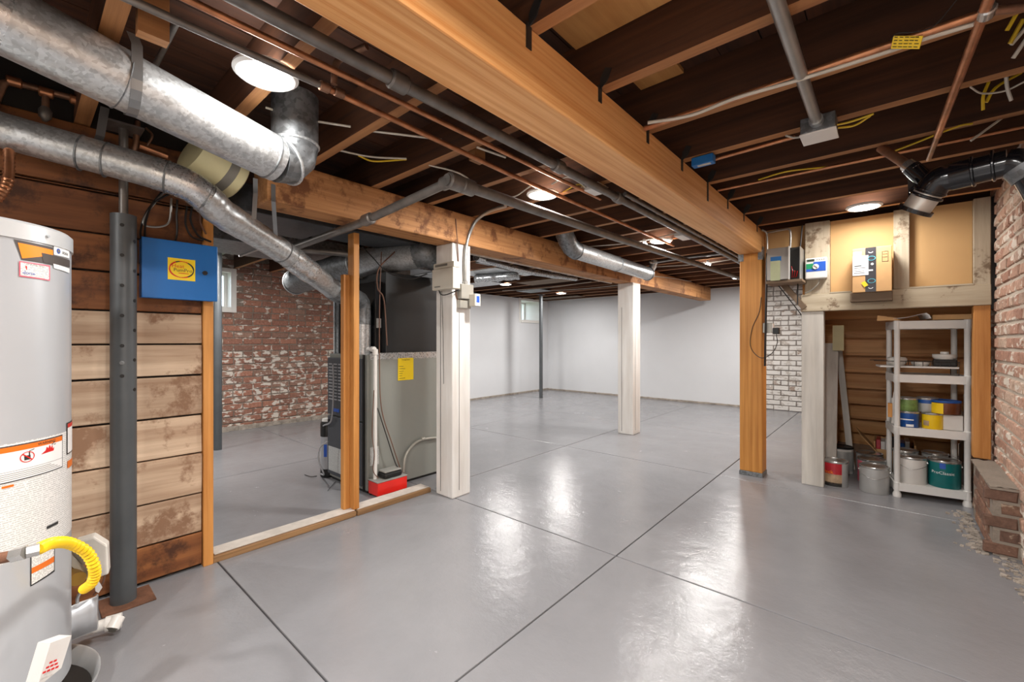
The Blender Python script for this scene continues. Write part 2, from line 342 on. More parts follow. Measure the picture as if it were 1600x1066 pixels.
def windowunit(name, x0, x1, ya, yb, za, zb, vis, mull=True):
    r = thing(name, '', 'window', (x0, (ya+yb)/2, za)); del r['label'], r['category']; r['kind'] = 'structure'
    t = .035
    fr = MB()
    fr.box(x1-.012, x1+.012, ya-.05, ya+.01, za-.05, zb+.04); fr.box(x1-.012, x1+.012, yb-.01, yb+.05, za-.05, zb+.04)
    fr.box(x1-.012, x1+.012, ya+.01, yb-.01, zb-.01, zb+.04); fr.box(x1-.012, x1+.025, ya+.01, yb-.01, za-.05, za+.01)
    fr.build('casing', 'white_gloss', r, bevel=.003)
    rv = MB(); rv.box(x0, x1, ya, yb, za-.01, za+.004); rv.box(x0, x1, ya, yb, zb-.004, zb+.01); rv.box(x0, x1, ya-.01, ya+.004, za, zb); rv.box(x0, x1, yb-.004, yb+.01, za, zb)
    rv.build('reveal', 'white_gloss', r)
    xs_ = x0+.06; cuts = [ya+.005, (ya+yb)/2, yb-.005] if mull else [ya+.005, yb-.005]
    for a, b_ in zip(cuts, cuts[1:]):
        s_ = MB(); s_.box(xs_, xs_+.04, a, a+t, za, zb); s_.box(xs_, xs_+.04, b_-t, b_, za, zb); s_.box(xs_, xs_+.04, a+t, b_-t, za, za+t); s_.box(xs_, xs_+.04, a+t, b_-t, zb-t, zb)
        sa = s_.build('sash', 'white_gloss', r, bevel=.003)
        bx(xs_+.016, xs_+.02, a+t, b_-t, za+t, zb-t).build('pane', 'glass', sa)
    return r
windowunit('window_1', XL-.25, XL+.01, by0, by1, bz0, bz1, 0, True)
windowunit('window_2', XL-.25, XD, wy0, wy1, wz0, wz1, 0, True)
# the yard outside
bx(XL-9, XL-.3, -4, 12, 1.2, 1.42).build('lawn', 'lawn', kind='structure')
for (x, y, s) in ((-7.6, 7.3, .35), (-8.3, 8.6, .5)):
    mb = MB()
    for i in range(240):
        th, ph = R.uniform(0, 2*PI), R.uniform(0, PI); rr = s*R.uniform(.7, 1)
        c = Vector((x+rr*math.sin(ph)*math.cos(th), y+rr*math.sin(ph)*math.sin(th), 1.42+s*.9+rr*math.cos(ph)))
        a = Vector((R.uniform(-1, 1), R.uniform(-1, 1), R.uniform(-1, 1))).normalized()*.07; b_ = a.orthogonal().normalized()*.035
        mb.add([c-a, c+b_, c+a, c-b_], [(0, 1, 2, 3)])
    mb.lathe([(.02, 1.42), (.015, 1.42+s)], (x, y, 0), 8)
    tag(mb.build('shrub', 'shrub'), 'low green shrub outside the far window' if s < .4 else 'larger green shrub further behind the far window', 'shrub')
# bricks
def brickmesh(L, hgt, d, seed, normal):
    r = random.Random(seed); j = lambda a: r.uniform(-a, a); c = .006
    # local: t along wall, z up, n out of wall
    def pt(t, z, n): return {'x+': (n, t, z), 'x-': (-n, t, z), 'y-': (t, -n, z)}[normal]
    back = [pt(a*L/2, b_*hgt/2, -d) for a, b_ in ((-1, -1), (1, -1), (1, 1), (-1, 1))]
    mid = [pt(a*L/2+j(.003), b_*hgt/2+j(.002), -c+j(.002)) for a, b_ in ((-1, -1), (1, -1), (1, 1), (-1, 1))]
    fro = [pt(a*(L/2-c)+j(.003), b_*(hgt/2-c)+j(.002), j(.0025)) for a, b_ in ((-1, -1), (1, -1), (1, 1), (-1, 1))]
    fs = [(8, 9, 10, 11)]+[(i, (i+1) % 4, 4+(i+1) % 4, 4+i) for i in range(4)]+[(4+i, 4+(i+1) % 4, 8+(i+1) % 4, 8+i) for i in range(4)]
    if normal == 'x-' : fs = [tuple(reversed(f)) for f in fs]
    return back+mid+fro, fs
def brickwall(parent, plane, normal, t0, t1, z0, z1, mat, L=.195, hh=.062, gap=.013, skip=None, limit=300, near=None, lowmat=None, lowz=0, proud=.008):
    var = {}
    def mesh(kind, seed, mt):
        k = (kind, seed, mt)
        if k not in var:
            vs, fs = brickmesh(L if kind == 0 else (L-gap)/2, hh, .03, seed, normal)
            me = bpy.data.meshes.new('brick'); me.from_pydata(vs, [], fs); me.materials.append(MC[mt]); me.update(); var[k] = me
        return var[k]
    items = []; z = z0+hh/2+gap/2; row = 0
    while z+hh/2 < z1:
        if row % 6 == 5:
            t = t0+(L-gap)/4
            while t < t1: items.append((t, z, 1)); t += (L-gap)/2+gap
        else:
            t = t0+(L/2 if row % 2 else 0)
            while t < t1: items.append((t, z, 0)); t += L+gap
        z += hh+gap; row += 1
    items = [i for i in items if not (skip and skip(i[0], i[1]))]
    if near is not None: items.sort(key=lambda i: abs(i[0]-near))
    org = worldloc(parent)
    def P(t, z, n): return Vector({'x+': (plane+n, t, z), 'x-': (plane-n, t, z), 'y-': (t, plane-n, z)}[normal])
    for i, (t, z, kd) in enumerate(items[:limit]):
        mt = lowmat if (lowmat and z < lowz) else mat
        o = bpy.data.objects.new('brick', mesh(kd, R.randrange(5), mt)); C.objects.link(o); o.parent = parent
        o.location = P(t, z, proud+R.uniform(-.003, .003))-org; o.rotation_euler = {'y-': (0, R.uniform(-.012, .012), 0)}.get(normal, (R.uniform(-.012, .012), 0, 0))
    rest = items[limit:]
    if rest:
        mb = MB()
        for (t, z, kd) in rest:
            vs, fs = brickmesh(L if kd == 0 else (L-gap)/2, hh, .03, R.randrange(99), normal); c = P(t, z, proud+R.uniform(-.003, .003))
            mb.add([c+Vector(q) for q in vs], fs)
        mb.build('brickwork', mat, parent, kind='stuff')
brickwall(wleft, XL, 'x+', 1.0, 3.5, 0, 2.1, 'brick_left', L=.205, hh=.068, skip=lambda t, z: by0-.15 < t < by1+.13 and bz0-.08 < z < bz1+.08, near=2.3, lowmat='brick_left_low', lowz=1.0, limit=280)
wbk = bx(-1.55, XR+.3, YB+.02, YB+.15, 0, ZD).build('wall_back_brick', 'mortar_dark', kind='structure')
brickwall(wbk, YB+.02, 'y-', -1.5, .4, 0, 2.15, 'brick_far', near=-1.1, limit=220, hh=.066)
wr = bx(XR, XR+.25, YF, YB, 0, ZD).build('wall_right', 'mortar_light', kind='structure')
brickwall(wr, XR, 'x-', 3.15, 5.1, 0, 2.15, 'brick_right', L=.19, hh=.058, gap=.017, near=3.6, limit=290)
brickwall(wr, XR, 'x-', .2, 3.0, 0, 2.15, 'brick_right', L=.19, hh=.058, gap=.017, limit=0)
# rough foundation ledges at wall feet
rb = MB()
for i in range(320):
    y = R.uniform(2.6, 4.0); c = Vector((XR-.005-abs(R.gauss(0, .035))-(.115 if y > 3.28 else 0), y, .004)); s = R.uniform(.004, .011)
    rb.box(c.x-s, c.x+s, c.y-s, c.y+s, -.002, s*.8, j=s*.4)
rb.build('mortar_rubble', 'rubble', fl, kind='stuff')
tr = MB(); 
for i in range(40): tr.box(XD-.02, XD+.012+R.uniform(0, .012), 4.4+i*.0885, 4.4+i*.0885+.088, 0, .03, j=.003)
for i in range(46): tr.box(-5.84+i*.094, -5.84+i*.094+.094, YB-.012-R.uniform(0, .01), YB, 0, .028, j=.003)
tr.build('baseboard_grout', 'rubble', kind='structure')
tr = MB()
for i in range(30): tr.box(XL, XL+.05+R.uniform(0, .02), 1.0+i*.1, 1.1+i*.1, 0, .05, j=.004)
tr.build('baseboard_ledge', 'rubble', kind='structure')
# ------------------------------------------------------------ plank wall (left), end stud, sill
XP = -2.525
def zP(v): return PX(310, v, XP).z
cuts = [0.012]+[zP(v) for v in (832, 771, 708, 648, 586, 538, 491, 437, 386, 330)]+[1.74, 2.0]
pw = bx(XP-.1, XP-.03, YF, .6, 0, 2.19).build('wall_plank', 'dark', kind='structure')
for i, (a, b_) in enumerate(zip(cuts, cuts[1:])):
    m_ = 'plank_pale' if 0 < i < 7 else 'plank_brown'
    bx(XP-.03+R.uniform(0, .006), XP+R.uniform(-.004, .004), YF+.02, .595, a+.004, b_-.004, j=.0015).build('plank', m_, pw, bevel=.004)
bx(XP-.09, XP+.012, .597, .64, 0, 1.99, j=.001).build('stud', 'stud_fir', pw, bevel=.003)
sl = thing('floor_sill', 'worn lumber sill plate on the floor between the plank wall and white post', 'sill', (-2.56, 1.3, 0))
bx(-2.64, XP+.01, .64, 1.40, 0, .034, j=.002).build('plate', 'sill_wood', sl, bevel=.004); bx(-2.64, XP+.01, 1.41, 1.985, 0, .034, j=.002).build('plate', 'sill_wood', sl, bevel=.004)
bx(-2.632, XP-.008, .65, 1.40, .034, .0365).build('paint_layer', 'sill_paint', sl); bx(-2.632, XP-.008, 1.42, 1.98, .034, .0365).build('paint_layer', 'sill_paint', sl)
# ------------------------------------------------------------ beams and posts
mb_ = thing('wooden_beam', 'long bright orange fir beam running from above the camera to the orange post', 'beam', (-.858, 1, 1.813))
bx(-.942, -.774, YF+.02, 4.11, 1.813, 1.997).build('beam_timber', 'beam_fir', mb_, bevel=.006)
for k in range(-5, 7):
    f_ = 1.41+.402*k-.046; t = MB(); ln = R.uniform(.05, .07) if k != 3 else .11
    t.box(-.774, -.7715, f_-.016, f_+.008, 2.0-ln, 2.004)
    t.prism([(-.773, f_-.004, 1.992), (-.745, f_-.004, 2.012), (-.728, f_-.004, 2.05), (-.752, f_-.004, 2.062), (-.773, f_-.004, 2.03)], (0, .003, 0))
    t.build('hanger_strap', 'hanger_steel', mb_)
pt = thing('wooden_post', 'square orange fir post under the end of the bright beam', 'post', (-.857, 4.02, 0))
bx(-.935, -.770, 3.935, 4.095, .035, 1.813).build('post_timber', 'post_fir', pt, bevel=.006)
bx(-.938, -.767, 3.932, 4.098, 0, .035).build('base_bracket', 'galv_dull', pt, bevel=.002)
for (u0, u1) in ((0, 1), ):
    t = MB(); t.box(-.945, -.905, 3.931, 3.934, 1.755, 1.835); t.build('bracket', 'galv_dull', pt)
    t = MB(); t.box(-.80, -.765, 3.931, 3.934, 1.755, 1.835); t.box(-.7685, -.766, 3.934, 4.0, 1.755, 1.86); t.build('bracket', 'galv_dull', pt)
ob = thing('old_beam', 'aged brown timber beam resting on the two white posts', 'beam', (-2.36, 4, 1.786))
bx(-2.46, -2.27, .80, 7.7, 1.786, 1.998, j=.002).build('beam_timber', 'old_beam', ob, bevel=.008)
bx(-2.475, -2.455, 2.3, 4.6, 1.775, 1.80).build('white_strip', 'white_board', ob, label='white painted strip along the lower edge')
for (n_, y0, y1, x0, x1, lab) in (('white_post', 1.99, 2.16, -2.465, -2.285, 'thick white painted square post with a beige control box on it'), ('white_post', 4.73, 4.93, -2.45, -2.255, 'white painted square post standing alone mid-room under round duct end')):
    o = bx(x0, x1, y0, y1, 0, 1.786, j=.001).build(n_, 'white_post', bevel=.008); tag(o, lab, 'post')
    bx(x0+.05, x0+.054, y0-.0016, y0+.01, .03, 1.5).build('crack', 'joint', o); bx(x1-.01, x1+.0016, y0+.06, y0+.063, .05, 1.3).build('crack', 'joint', o)
st = thing('wall_stud', 'doubled orange two by four studs rising from the sill beside the furnace', 'stud', (-2.58, 1.42, .036))
a = PX(541, 700, -2.56).y; b_ = PX(553, 700, -2.56).y
bx(-2.615, -2.54, b_-.012, b_+.026, .036, 1.785).build('stud_board', 'stud_fir', st, bevel=.003)
bx(-2.625, -2.585, b_-.055, b_-.013, .036, 1.52).build('stud_board', 'stud_fir', st, bevel=.003)
def adjpost(name, x, y, r, ztop, lab, mat='steelpost', base=True, screw=False, zs=None):
    t = thing(name, lab, 'post', (x, y, 0))
    if base: bx(x-.075, x+.085, y-.075, y+.095, 0, .008).build('base_plate', 'rust', t, bevel=.002)
    z1 = zs if zs else ztop
    MB().tube([(x, y, .008 if base else 0), (x, y, z1)], r, 28).build('tube', mat, t)
    if zs: MB().tube([(x, y, z1), (x, y, ztop)], r*.36, 16).build('screw', 'iron', t)
    bx(x-.06, x+.06, y-.06, y+.06, ztop, ztop+.008).build('top_plate', 'iron', t)
    return t
t = adjpost('steel_post', -2.432, .297, .043, 1.992, 'grey adjustable steel post in front of the plank wall', zs=1.63)
th0 = math.atan2(-.297, 2.432)
for i in range(10):
    z = 1.58-.125*i*1.0
    for k, (dth) in enumerate((-.1, .95)):
        if z < .95: continue
        th = th0+dth; zz = z-(.06 if k else 0); d = Vector((math.cos(th), math.sin(th), 0)); c = Vector((-2.432, .297, zz))
        MB().tube([c+d*.038, c+d*.0437], .0075, 12).build('hole', 'black', t)
for (zz) in (1.01,):
    d = Vector((math.cos(th0-.1), math.sin(th0-.1), 0)); c = Vector((-2.432, .297, zz)); MB().tube([c+d*.04, c+d*.049], .008, 12).build('bolt', 'galv_dull', t)
t = adjpost('steel_post', -5.12, 1.34, .036, 1.99, 'dark grey steel post before the brick wall window', base=False)
t = adjpost('steel_post', -5.07, 6.66, .034, 1.99, 'thin dark steel post near the far white corner window', base=False)
# ------------------------------------------------------------ lamps
def lamp(x, y, r=.105, power=LAMP_W):
    t = thing('ceiling_light', '', 'light', (x, y, 1.985), 'round flush ceiling lights')
    MB().lathe([(r+.004, 1.999), (r+.006, 1.99), (r-.004, 1.982), (r-.012, 1.985)], (x, y, 0), 32, closed=False).build('trim_ring', 'trimring', t)
    MB().lathe([(r-.012, 1.9835), (.001, 1.981)][::-1], (x, y, 0), 32).build('diffuser', 'lamp', t)
    l = bpy.data.lights.new('disc_lamp', 'AREA'); l.shape = 'DISK'; l.size = 2*r-.03; l.energy = power; l.color = (1, .965, .925)
    o = bpy.data.objects.new('disc_lamp', l); C.objects.link(o); o.location = (x, y, 1.976)
    return t
LP = [((416, 120), 'bright round ceiling light nearest the camera beside the big duct', 7), ((848, 306), 'round ceiling light in the middle bay above the thick white post', 20), ((1033, 378), 'small looking round light beyond the black pipe', 20),
      ((1098, 414), 'round light near the back, left of the last one', 20), ((1155, 435), 'farthest round light by the top of the orange post', 20), ((1350, 325), 'round light over the storage shelf and cardboard wall', 6),
      ((370, 380), 'round light over the furnace room behind the blue cabinet', 32), ((790, 445), 'left of two round lights in the far left bay', 20), ((877, 459), 'right of two round lights in the far left bay, above the window', 20)]
for (u, v), lb, pw in LP:
    p = PZ(u, v, 1.983); t = lamp(p.x, p.y, .092, pw); t['label'] = lb
for x, y, lb, pw in ((-1.6, -1.2, 'added unseen round fill light behind the camera on the left', 24), (-.1, -1.2, 'added unseen round fill light behind the camera on the right', 42), (-.12, .35, 'added unseen round fill light overhead right of the bright beam', 38), (-3.9, 3.4, 'added unseen round fill light behind the thick white post', 30), (-4.6, -.5, 'added unseen round fill light behind the plank wall', 30)):  # unseen lamps, added to brighten the floor, stairs and furnace room
    t = lamp(x, y, .092, pw); t['label'] = lb
for i, (u, v) in enumerate(((1007, 384), (1106, 415))):
    p = PZ(u, v, 1.93); t = thing('bare_bulb', 'small bare bulb hanging by the black pipe, '+('nearer one' if i == 0 else 'farther one'), 'light', p)
    MB().lathe([(.008, p.z+.06), (.015, p.z+.055), (.015, p.z+.03)], (p.x, p.y, 0), 14).build('socket', 'white_plastic', t)
    MB().lathe([(.012, p.z+.03), (.024, p.z+.01), (.026, p.z-.005), (.018, p.z-.024), (.002, p.z-.03)], (p.x, p.y, 0), 16).build('bulb', 'lamp', t)
# ------------------------------------------------------------ ducts
def ring(mb, c, d, r, w=.008, n=28, mi=0):
    c = Vector(c); d = Vector(d).normalized(); mb.tube([c-d*w/2, c-d*w/4, c+d*w/4, c+d*w/2], [r, r+.003, r+.003, r], n, mi); return mb
d1 = thing('round_duct', 'large galvanised round duct high on the left turning up between joists', 'duct', (-1.78, .4, 1.8))
A = PD(100, 78, 1.2); B = PD(432, 249, 1.72); dr = (B-A).normalized(); A0 = A-dr*.16; A00 = Vector((A0.x+.07, A0.y-.5, A0.z+.005))
MB().tube([A00, A0], .087, 36).build('duct_pipe', 'foil', d1, label='shiny taped joint piece')
def at_u(P_, d_, u):
    lo, hi = -.3, 1.0
    for _ in range(40):
        m = (lo+hi)/2; q = P_+d_*m; uu = 800+F*(q.x*CT+q.y*ST)/(-q.x*ST+q.y*CT)
        lo, hi = (m, hi) if uu < u else (lo, m)
    return lo
sS = at_u(A, dr, 188); sK = at_u(A, dr, 206)
p1 = MB().tube([A0-dr*.02, A+dr*sS], .089, 40).build('duct_pipe', 'galv', d1)
MB().tube([A+dr*sS, B], .0875, 40).build('duct_pipe', 'galv', d1)
ring(MB(), A+dr*sS, dr, .089, .004).build('seam', 'galv_dull', d1); ring(MB(), B-dr*.03, dr, .0885).build('seam', 'galv_dull', d1)
tp = MB(); tp.tube([A0-dr*.015, A0+dr*.05], .0905, 36); tp.build('foil_tape', 'foil', d1)
up = [B, B+dr*.04+Vector((0, 0, .01)), B+dr*.07+Vector((0, 0, .05)), B+dr*.08+Vector((0, 0, .1)), B+dr*.08+Vector((0, 0, .3))]
MB().tube(up, .0885, 36).build('elbow', 'galv_dull', d1)
ring(MB(), up[1], (up[2]-up[0]), .091, .012).build('seam', 'galv', d1); ring(MB(), up[3], (0, 0, 1), .091, .012).build('seam', 'galv', d1)
# flue duct
d2 = thing('flue_duct', 'smaller galvanised flue pipe sloping past the plank wall down to the furnace', 'duct', (-2.4, .8, 1.5))
Q = [PD(-150, 150, 1.40), PD(0, 203, 1.56), PD(262, 277, 1.80), PD(320, 308, 1.90), PD(350, 335, 2.0), PD(440, 392, 2.37), PD(520, 452, 2.83)]
Q[0].z = min(Q[0].z, 1.92)
def ext(a, b, k): return a+(b-a)*k
fc = curve([Q[1], Q[2], Q[3], Q[4], Q[5], Q[6]], 8)
MB().tube([Q[0]]+fc[:9], .0635, 36).build('duct_pipe', 'galv', d2)
MB().tube(fc[7:18], .0655, 32).build('duct_pipe', 'foil', d2, label='shiny taped joint piece')
MB().tube(fc[16:28], [.0665 if k % 3 else .0695 for k in range(12)], 32).build('elbow', 'galv', d2)
MB().tube(fc[26:34], .0645, 32).build('duct_pipe', 'galv', d2); MB().tube(fc[32:], .0635, 32).build('duct_pipe', 'galv', d2)
e2 = curve([Q[6], ext(Q[5], Q[6], 1.15), Vector((-2.94, 1.66, 1.40)), Vector((-2.97, 1.70, 1.30)), Vector((-2.97, 1.70, 1.22))], 4)
MB().tube(e2, .0635, 28).build('elbow', 'galv_dull', d2)
MB().tube([(-2.97, 1.70, 1.24), (-2.97, 1.70, 1.0)], .062, 28).build('duct_pipe', 'galv', d2)
for c, d in ((ext(Q[1], Q[2], .45), Q[2]-Q[1]), (ext(Q[1], Q[2], .6), Q[2]-Q[1]), (Q[2], Q[2]-Q[1]), (Q[3], Q[3]-Q[2]), (Q[5], Q[5]-Q[4]), (Q[6], Q[6]-Q[5])): ring(MB(), c, d, .0655, .008).build('seam', 'galv_dull', d2)
tp = MB(); a_, b_ = ext(Q[5], Q[6], .12), ext(Q[5], Q[6], .55)
pts = [ext(a_, b_, i/9)+Vector((0, 0, R.uniform(-.002, .002))) for i in range(10)]; tp.tube(pts, [.066+R.uniform(0, .004) for _ in pts], 24); tp.build('foil_tape', 'foil', d2)
sm = MB(); dd = (Q[5]-Q[4]).normalized(); sd = Vector((.6, -.5, .62)).normalized(); sd = (sd-dd*sd.dot(dd)).normalized(); sm.bar(Q[4]+dd*.1+sd*.064, Q[5]+sd*.064, .008, .004, up=sd); sm.build('lock_seam', 'galv_dull', d2)
# insulated duct
ci = thing('insulated_duct', 'cream wrapped duct with a grey tape band behind the big round duct', 'duct', (-2.16, .5, 1.75))
E0, E1 = PD(300, 236, 1.95), PD(368, 283, 2.12); ed = (E1-E0).normalized()
MB().tube([E0, E1-ed*.005, E1], [.104, .104, .099], 32).build('wrap', 'insul', ci)
MB().tube([E1-ed*.085, E1-ed*.045], .1055, 32).build('tape_band', 'tape_gray', ci)
# steel straps
def strap(pts, w, lab, mat='strap_steel', wv=(0, 1, 0)):
    m = MB().ribbon(pts, Vector(wv).normalized()*w); return tag(m.build('duct_strap', mat), lab, 'strap')
c = A+dr*sK; r = .092
pts = [(c.x+.085, c.y-.01, 2.0), (c.x+.088, c.y, 1.97)]+[(c.x+r*math.cos(t), c.y, c.z+r*math.sin(t)) for t in [-PI*i/10+.1 for i in range(9)]]
strap(pts, .026, 'wide steel strap looped under the large round duct')
c = ext(Q[1], Q[2], .5); p = PD(150, 225, 1.69)
strap([(p.x+.06, p.y+.02, 2.0), (p.x+.02, p.y+.01, 1.9), (p.x-.01, p.y, p.z-.01)], .026, 'dark steel strap dropping behind the large duct to the flue pipe', 'hanger_steel')
t0 = PX(427, 288, -2.266); t1 = PD(431, 372, 2.26)
strap([t0, (t0.x+.002, t0.y, 1.78), t1, t1+Vector((.01, 0, -.05))], .02, 'thin steel strap from the old beam to the flue pipe')
t0 = PX(388, 276, -2.262); strap([t0+Vector((0, .03, 0)), (t0.x, t0.y+.03, 1.80), (t0.x-.02, t0.y+.03, 1.68)], .02, 'thin steel strap hanging beside the cream wrapped duct')
# duct along old beam (mid-room)
d3 = thing('round_duct', 'galvanised round duct with an elbow ending above the middle white post', 'duct', (-2.1, 3.8, 1.84))
p0, p1 = Vector((-2.15, 3.08, 1.83)), Vector((-2.15, 4.70, 1.85))
p0 = PX(900, 392, -2.10); p1 = PX(1012, 428, -2.10)
MB().tube([p0, ext(p0, p1, .5)], .074, 28).build('duct_pipe', 'galv', d3); MB().tube([ext(p0, p1, .5), p1], .073, 28).build('duct_pipe', 'galv', d3)
e3 = curve([p0, p0+Vector((0, -.08, .02)), p0+Vector((0, -.16, .09)), p0+Vector((0, -.2, .17)), p0+Vector((0, -.21, .28))], 3)
MB().tube(e3, [.076, .079]*(len(e3)//2)+[.076]*(len(e3) % 2), 28).build('elbow', 'galv_dull', d3)
for c, w_ in ((p0, .015), (ext(p0, p1, .5), .008), (p1, .02)): ring(MB(), c, (0, 1, 0), .077, w_).build('seam', 'galv_dull', d3)
MB().tube(curve([p1, p1+Vector((0, .06, .03)), p1+Vector((.03, .08, .1)), p1+Vector((.05, .08, .16))], 4), .04, 18).build('outlet', 'galv', d3)
# large ducts at the furnace
d4 = thing('round_duct', 'large galvanised duct bending from the furnace toward the left brick wall', 'duct', (-3.6, 1.9, 1.6))
g0 = PD(652, 398, 3.35); g1 = PD(560, 413, 3.45); g2 = PD(505, 428, 3.7); g3 = PD(462, 441, 4.1)
MB().tube(curve([g0, g1], 2), .108, 28).build('duct_pipe', 'galv', d4); 
MB().tube(curve([g1, ext(g1, g2, .5)+Vector((0, 0, .01)), g2], 4), .112, 28).build('elbow', 'galv_dull', d4); MB().tube([g2, g3], .11, 28).build('duct_pipe', 'galv_dull', d4)
for c, d in ((g1, g2-g1), (g2, g3-g2), (g3, g3-g2)): ring(MB(), c, d, .116, .02).build('seam', 'galv', d4)
gx = g0+Vector((.09, .12, .0)); MB().tube(curve([g0, g0+(g0-g1).normalized()*.08, gx+Vector((0, .08, -.06)), gx+Vector((-.02, .12, -.2))], 4), .108, 24).build('elbow', 'galv_dull', d4)
tk = thing('trunk_duct', 'long flat rectangular duct under the ceiling of the furnace room', 'duct', (-4.2, 2, 1.84))
bx(-4.35, -3.75, .75, 3.4, 1.86, 1.985).build('duct_box', 'galv_dull', tk, bevel=.004); 
for y in (1.3, 2.2, 3.0): bx(-4.36, -3.74, y, y+.02, 1.85, 1.99).build('flange', 'galv', tk)
tk = thing('trunk_duct', 'dark rectangular duct running just behind the old brown beam', 'duct', (-2.8, 1.7, 1.82))
bx(-3.05, -2.60, .70, 1.30, 1.80, 1.95).build('duct_box', 'galv_dark', tk, bevel=.004); bx(-3.0, -2.65, 1.30, 2.5, 1.82, 1.95).build('duct_box', 'galv_dark', tk, bevel=.004)
tk = thing('foil_duct', 'crumpled foil wrapped duct under the joists past the thick white post', 'duct', (-3.6, 4.6, 1.9))
pts = [PZ(744, 402, 1.92), PZ(775, 412, 1.92), PZ(830, 425, 1.93), PZ(900, 436, 1.93)]; cc = curve(pts, 6)
MB().tube(cc, [.026+.012*R.random() for _ in cc], 14).build('foil_sleeve', 'foil', tk)
tk = thing('foil_duct', 'crumpled foil duct lying along the far left ceiling', 'duct', (-4.6, 4.6, 1.9))
cc = curve([PZ(742, 436, 1.93), PZ(765, 434, 1.94), PZ(790, 432, 1.94), PZ(812, 430, 1.95)], 6)
MB().tube(cc, [.045+.02*R.random() for _ in cc], 14).build('foil_sleeve', 'foil', tk)
p = PZ(762, 412, 1.9); tag(bx(p.x-.08, p.x+.08, p.y-.1, p.y+.1, 1.9, 2.0).build('junction_box', 'galv_dull', bevel=.004), 'square metal box on the ceiling right of the thick white post', 'electrical box')
p = PZ(822, 431, 1.93); tag(bx(p.x-.07, p.x+.07, p.y-.07, p.y+.07, 1.94, 2.0).build('junction_box', 'galv', bevel=.004), 'small metal box between the two far left ceiling lights', 'electrical box')
for (a_, b_, c, d, mt, lab) in ((-4.3, -3.6, 3.80, 4.20, 'galv', 'sheet metal panning under the joists nearest the thick white post'), (-5.5, -4.5, 4.60, 5.0, 'foil', 'bright foil sheet under the joists before the left far light'),
        (-5.0, -4.5, 5.85, 6.25, 'galv_dull', 'sheet metal panning between the two far left lights'), (-4.3, -3.4, 5.0, 5.42, 'gray_ply', 'grey board patch nailed under the joists left of the old beam'), (-5.6, -4.6, 7.2, 7.5, 'gray_ply', 'grey board patch under the joists by the far window')):
    tag(bx(a_, b_, c, d, 1.986, 1.996, j=.004).build('ceiling_patch', mt), lab, 'patch')
# ------------------------------------------------------------ pipes on the ceiling
def pipe(name, pts, r, mat, lab, n=14, cat='pipe', fit=(), sm=False, fm=None):
    pts = [Vector(p) for p in pts]
    if not fit:
        return tag(MB().tube(curve(pts, 8) if sm else pts, r, n).build(name, mat), lab, cat)
    t = thing(name, lab, cat, pts[0]); MB().tube(curve(pts, 8) if sm else pts, r, n).build('pipe_run', mat, t)
    for p, d in fit:
        p = Vector(p); d = Vector(d).normalized(); MB().tube([p-d*r*1.6, p-d*r*1.3, p+d*r*1.3, p+d*r*1.6], [r*1.15, r*1.45, r*1.45, r*1.15], n).build('fitting', fm or mat, t)
    return t
X1 = -1.25; fy = PX(622, 122, X1); 
pz = lambda u, v, x: PX(u, v, x)
zz = PZ(800, 222, 1.955); X1 = zz.x
pipe('iron_pipe', [(X1, -2.4, 1.955), (X1, 7.6, 1.955)], .0215, 'iron', 'long dark iron pipe left of the bright orange beam', 18, fit=[((X1, PX(622, 122, X1).y, 1.955), (0, 1, 0)), ((X1, PX(872, 262, X1).y, 1.955), (0, 1, 0)), ((X1, PX(966, 313, X1).y, 1.955), (0, 1, 0))])
X2 = PZ(1000, 350, 1.96).x
pipe('iron_pipe', [(X1+.05, 2.35, 1.965), (X1+.05, 5.5, 1.965)], .012, 'iron', 'thin dark pipe running beside the long iron pipe')
X3 = PZ(800, 243, 1.97).x; pipe('copper_pipe', [(X3-.03, -2.4, 1.97), (X3, 2.35, 1.97)], .010, 'copper', 'copper pipe, right one of the pair near the bright ceiling light', 12)
a_ = PZ(507, 136, 1.955); b_ = PZ(800, 274, 1.955)
pipe('copper_pipe', [(a_.x+.0, -2.4, 1.955), a_], .011, 'iron', 'greyish pipe, left one of the pair near the bright ceiling light', 12)
pipe('copper_pipe', [a_, b_, (b_.x, 3.9, 1.96)], .011, 'copper', 'copper pipe continuing past a tee toward the middle ceiling light', 12, fit=[(a_, (0, 1, 0)), (PZ(530, 145, 1.955), (0, 1, 0))], fm='copper_old')
q = PZ(522, 132, 1.96); pipe('copper_pipe', [q, q+Vector((.01, 0, .06)), q+Vector((.03, .02, .09)), q+Vector((.12, .05, .1))], .011, 'copper_old', 'short copper elbow rising from the pipe tee', 12, sm=True)
P0 = PD(705, 283, 2.0); XB = P0.x
b1 = PX(952, 368, XB+.02); b2 = PX(1155, 434, XB+.1)
pipe('drain_pipe', [P0+Vector((0, -.03, 0)), b1, (b2.x, b2.y, min(1.97, b2.z))], .026, 'iron', 'black drain pipe running away under the middle ceiling light', 18, fit=[(P0+Vector((0, .02, 0)), (0, 1, 0)), (P0+Vector((0, .1, 0)), (0, 1, 0))])
pipe('drain_pipe', [P0, PD(560, 350, 2.38), PD(457, 388, 2.79)], .0215, 'iron', 'black pipe slanting across the old beam into the furnace room', 18, fit=[(P0+Vector((-.03, 0, 0)), (1, 0, 0)), (PD(575, 343, 2.33), PD(457, 388, 2.79)-P0)])
q = PD(457, 388, 2.79)
pipe('drain_pipe', [PD(545, 397, 2.95), PD(470, 390, 2.85)], .02, 'iron', 'short black pipe joining the slanting pipe behind the orange stud', 14)
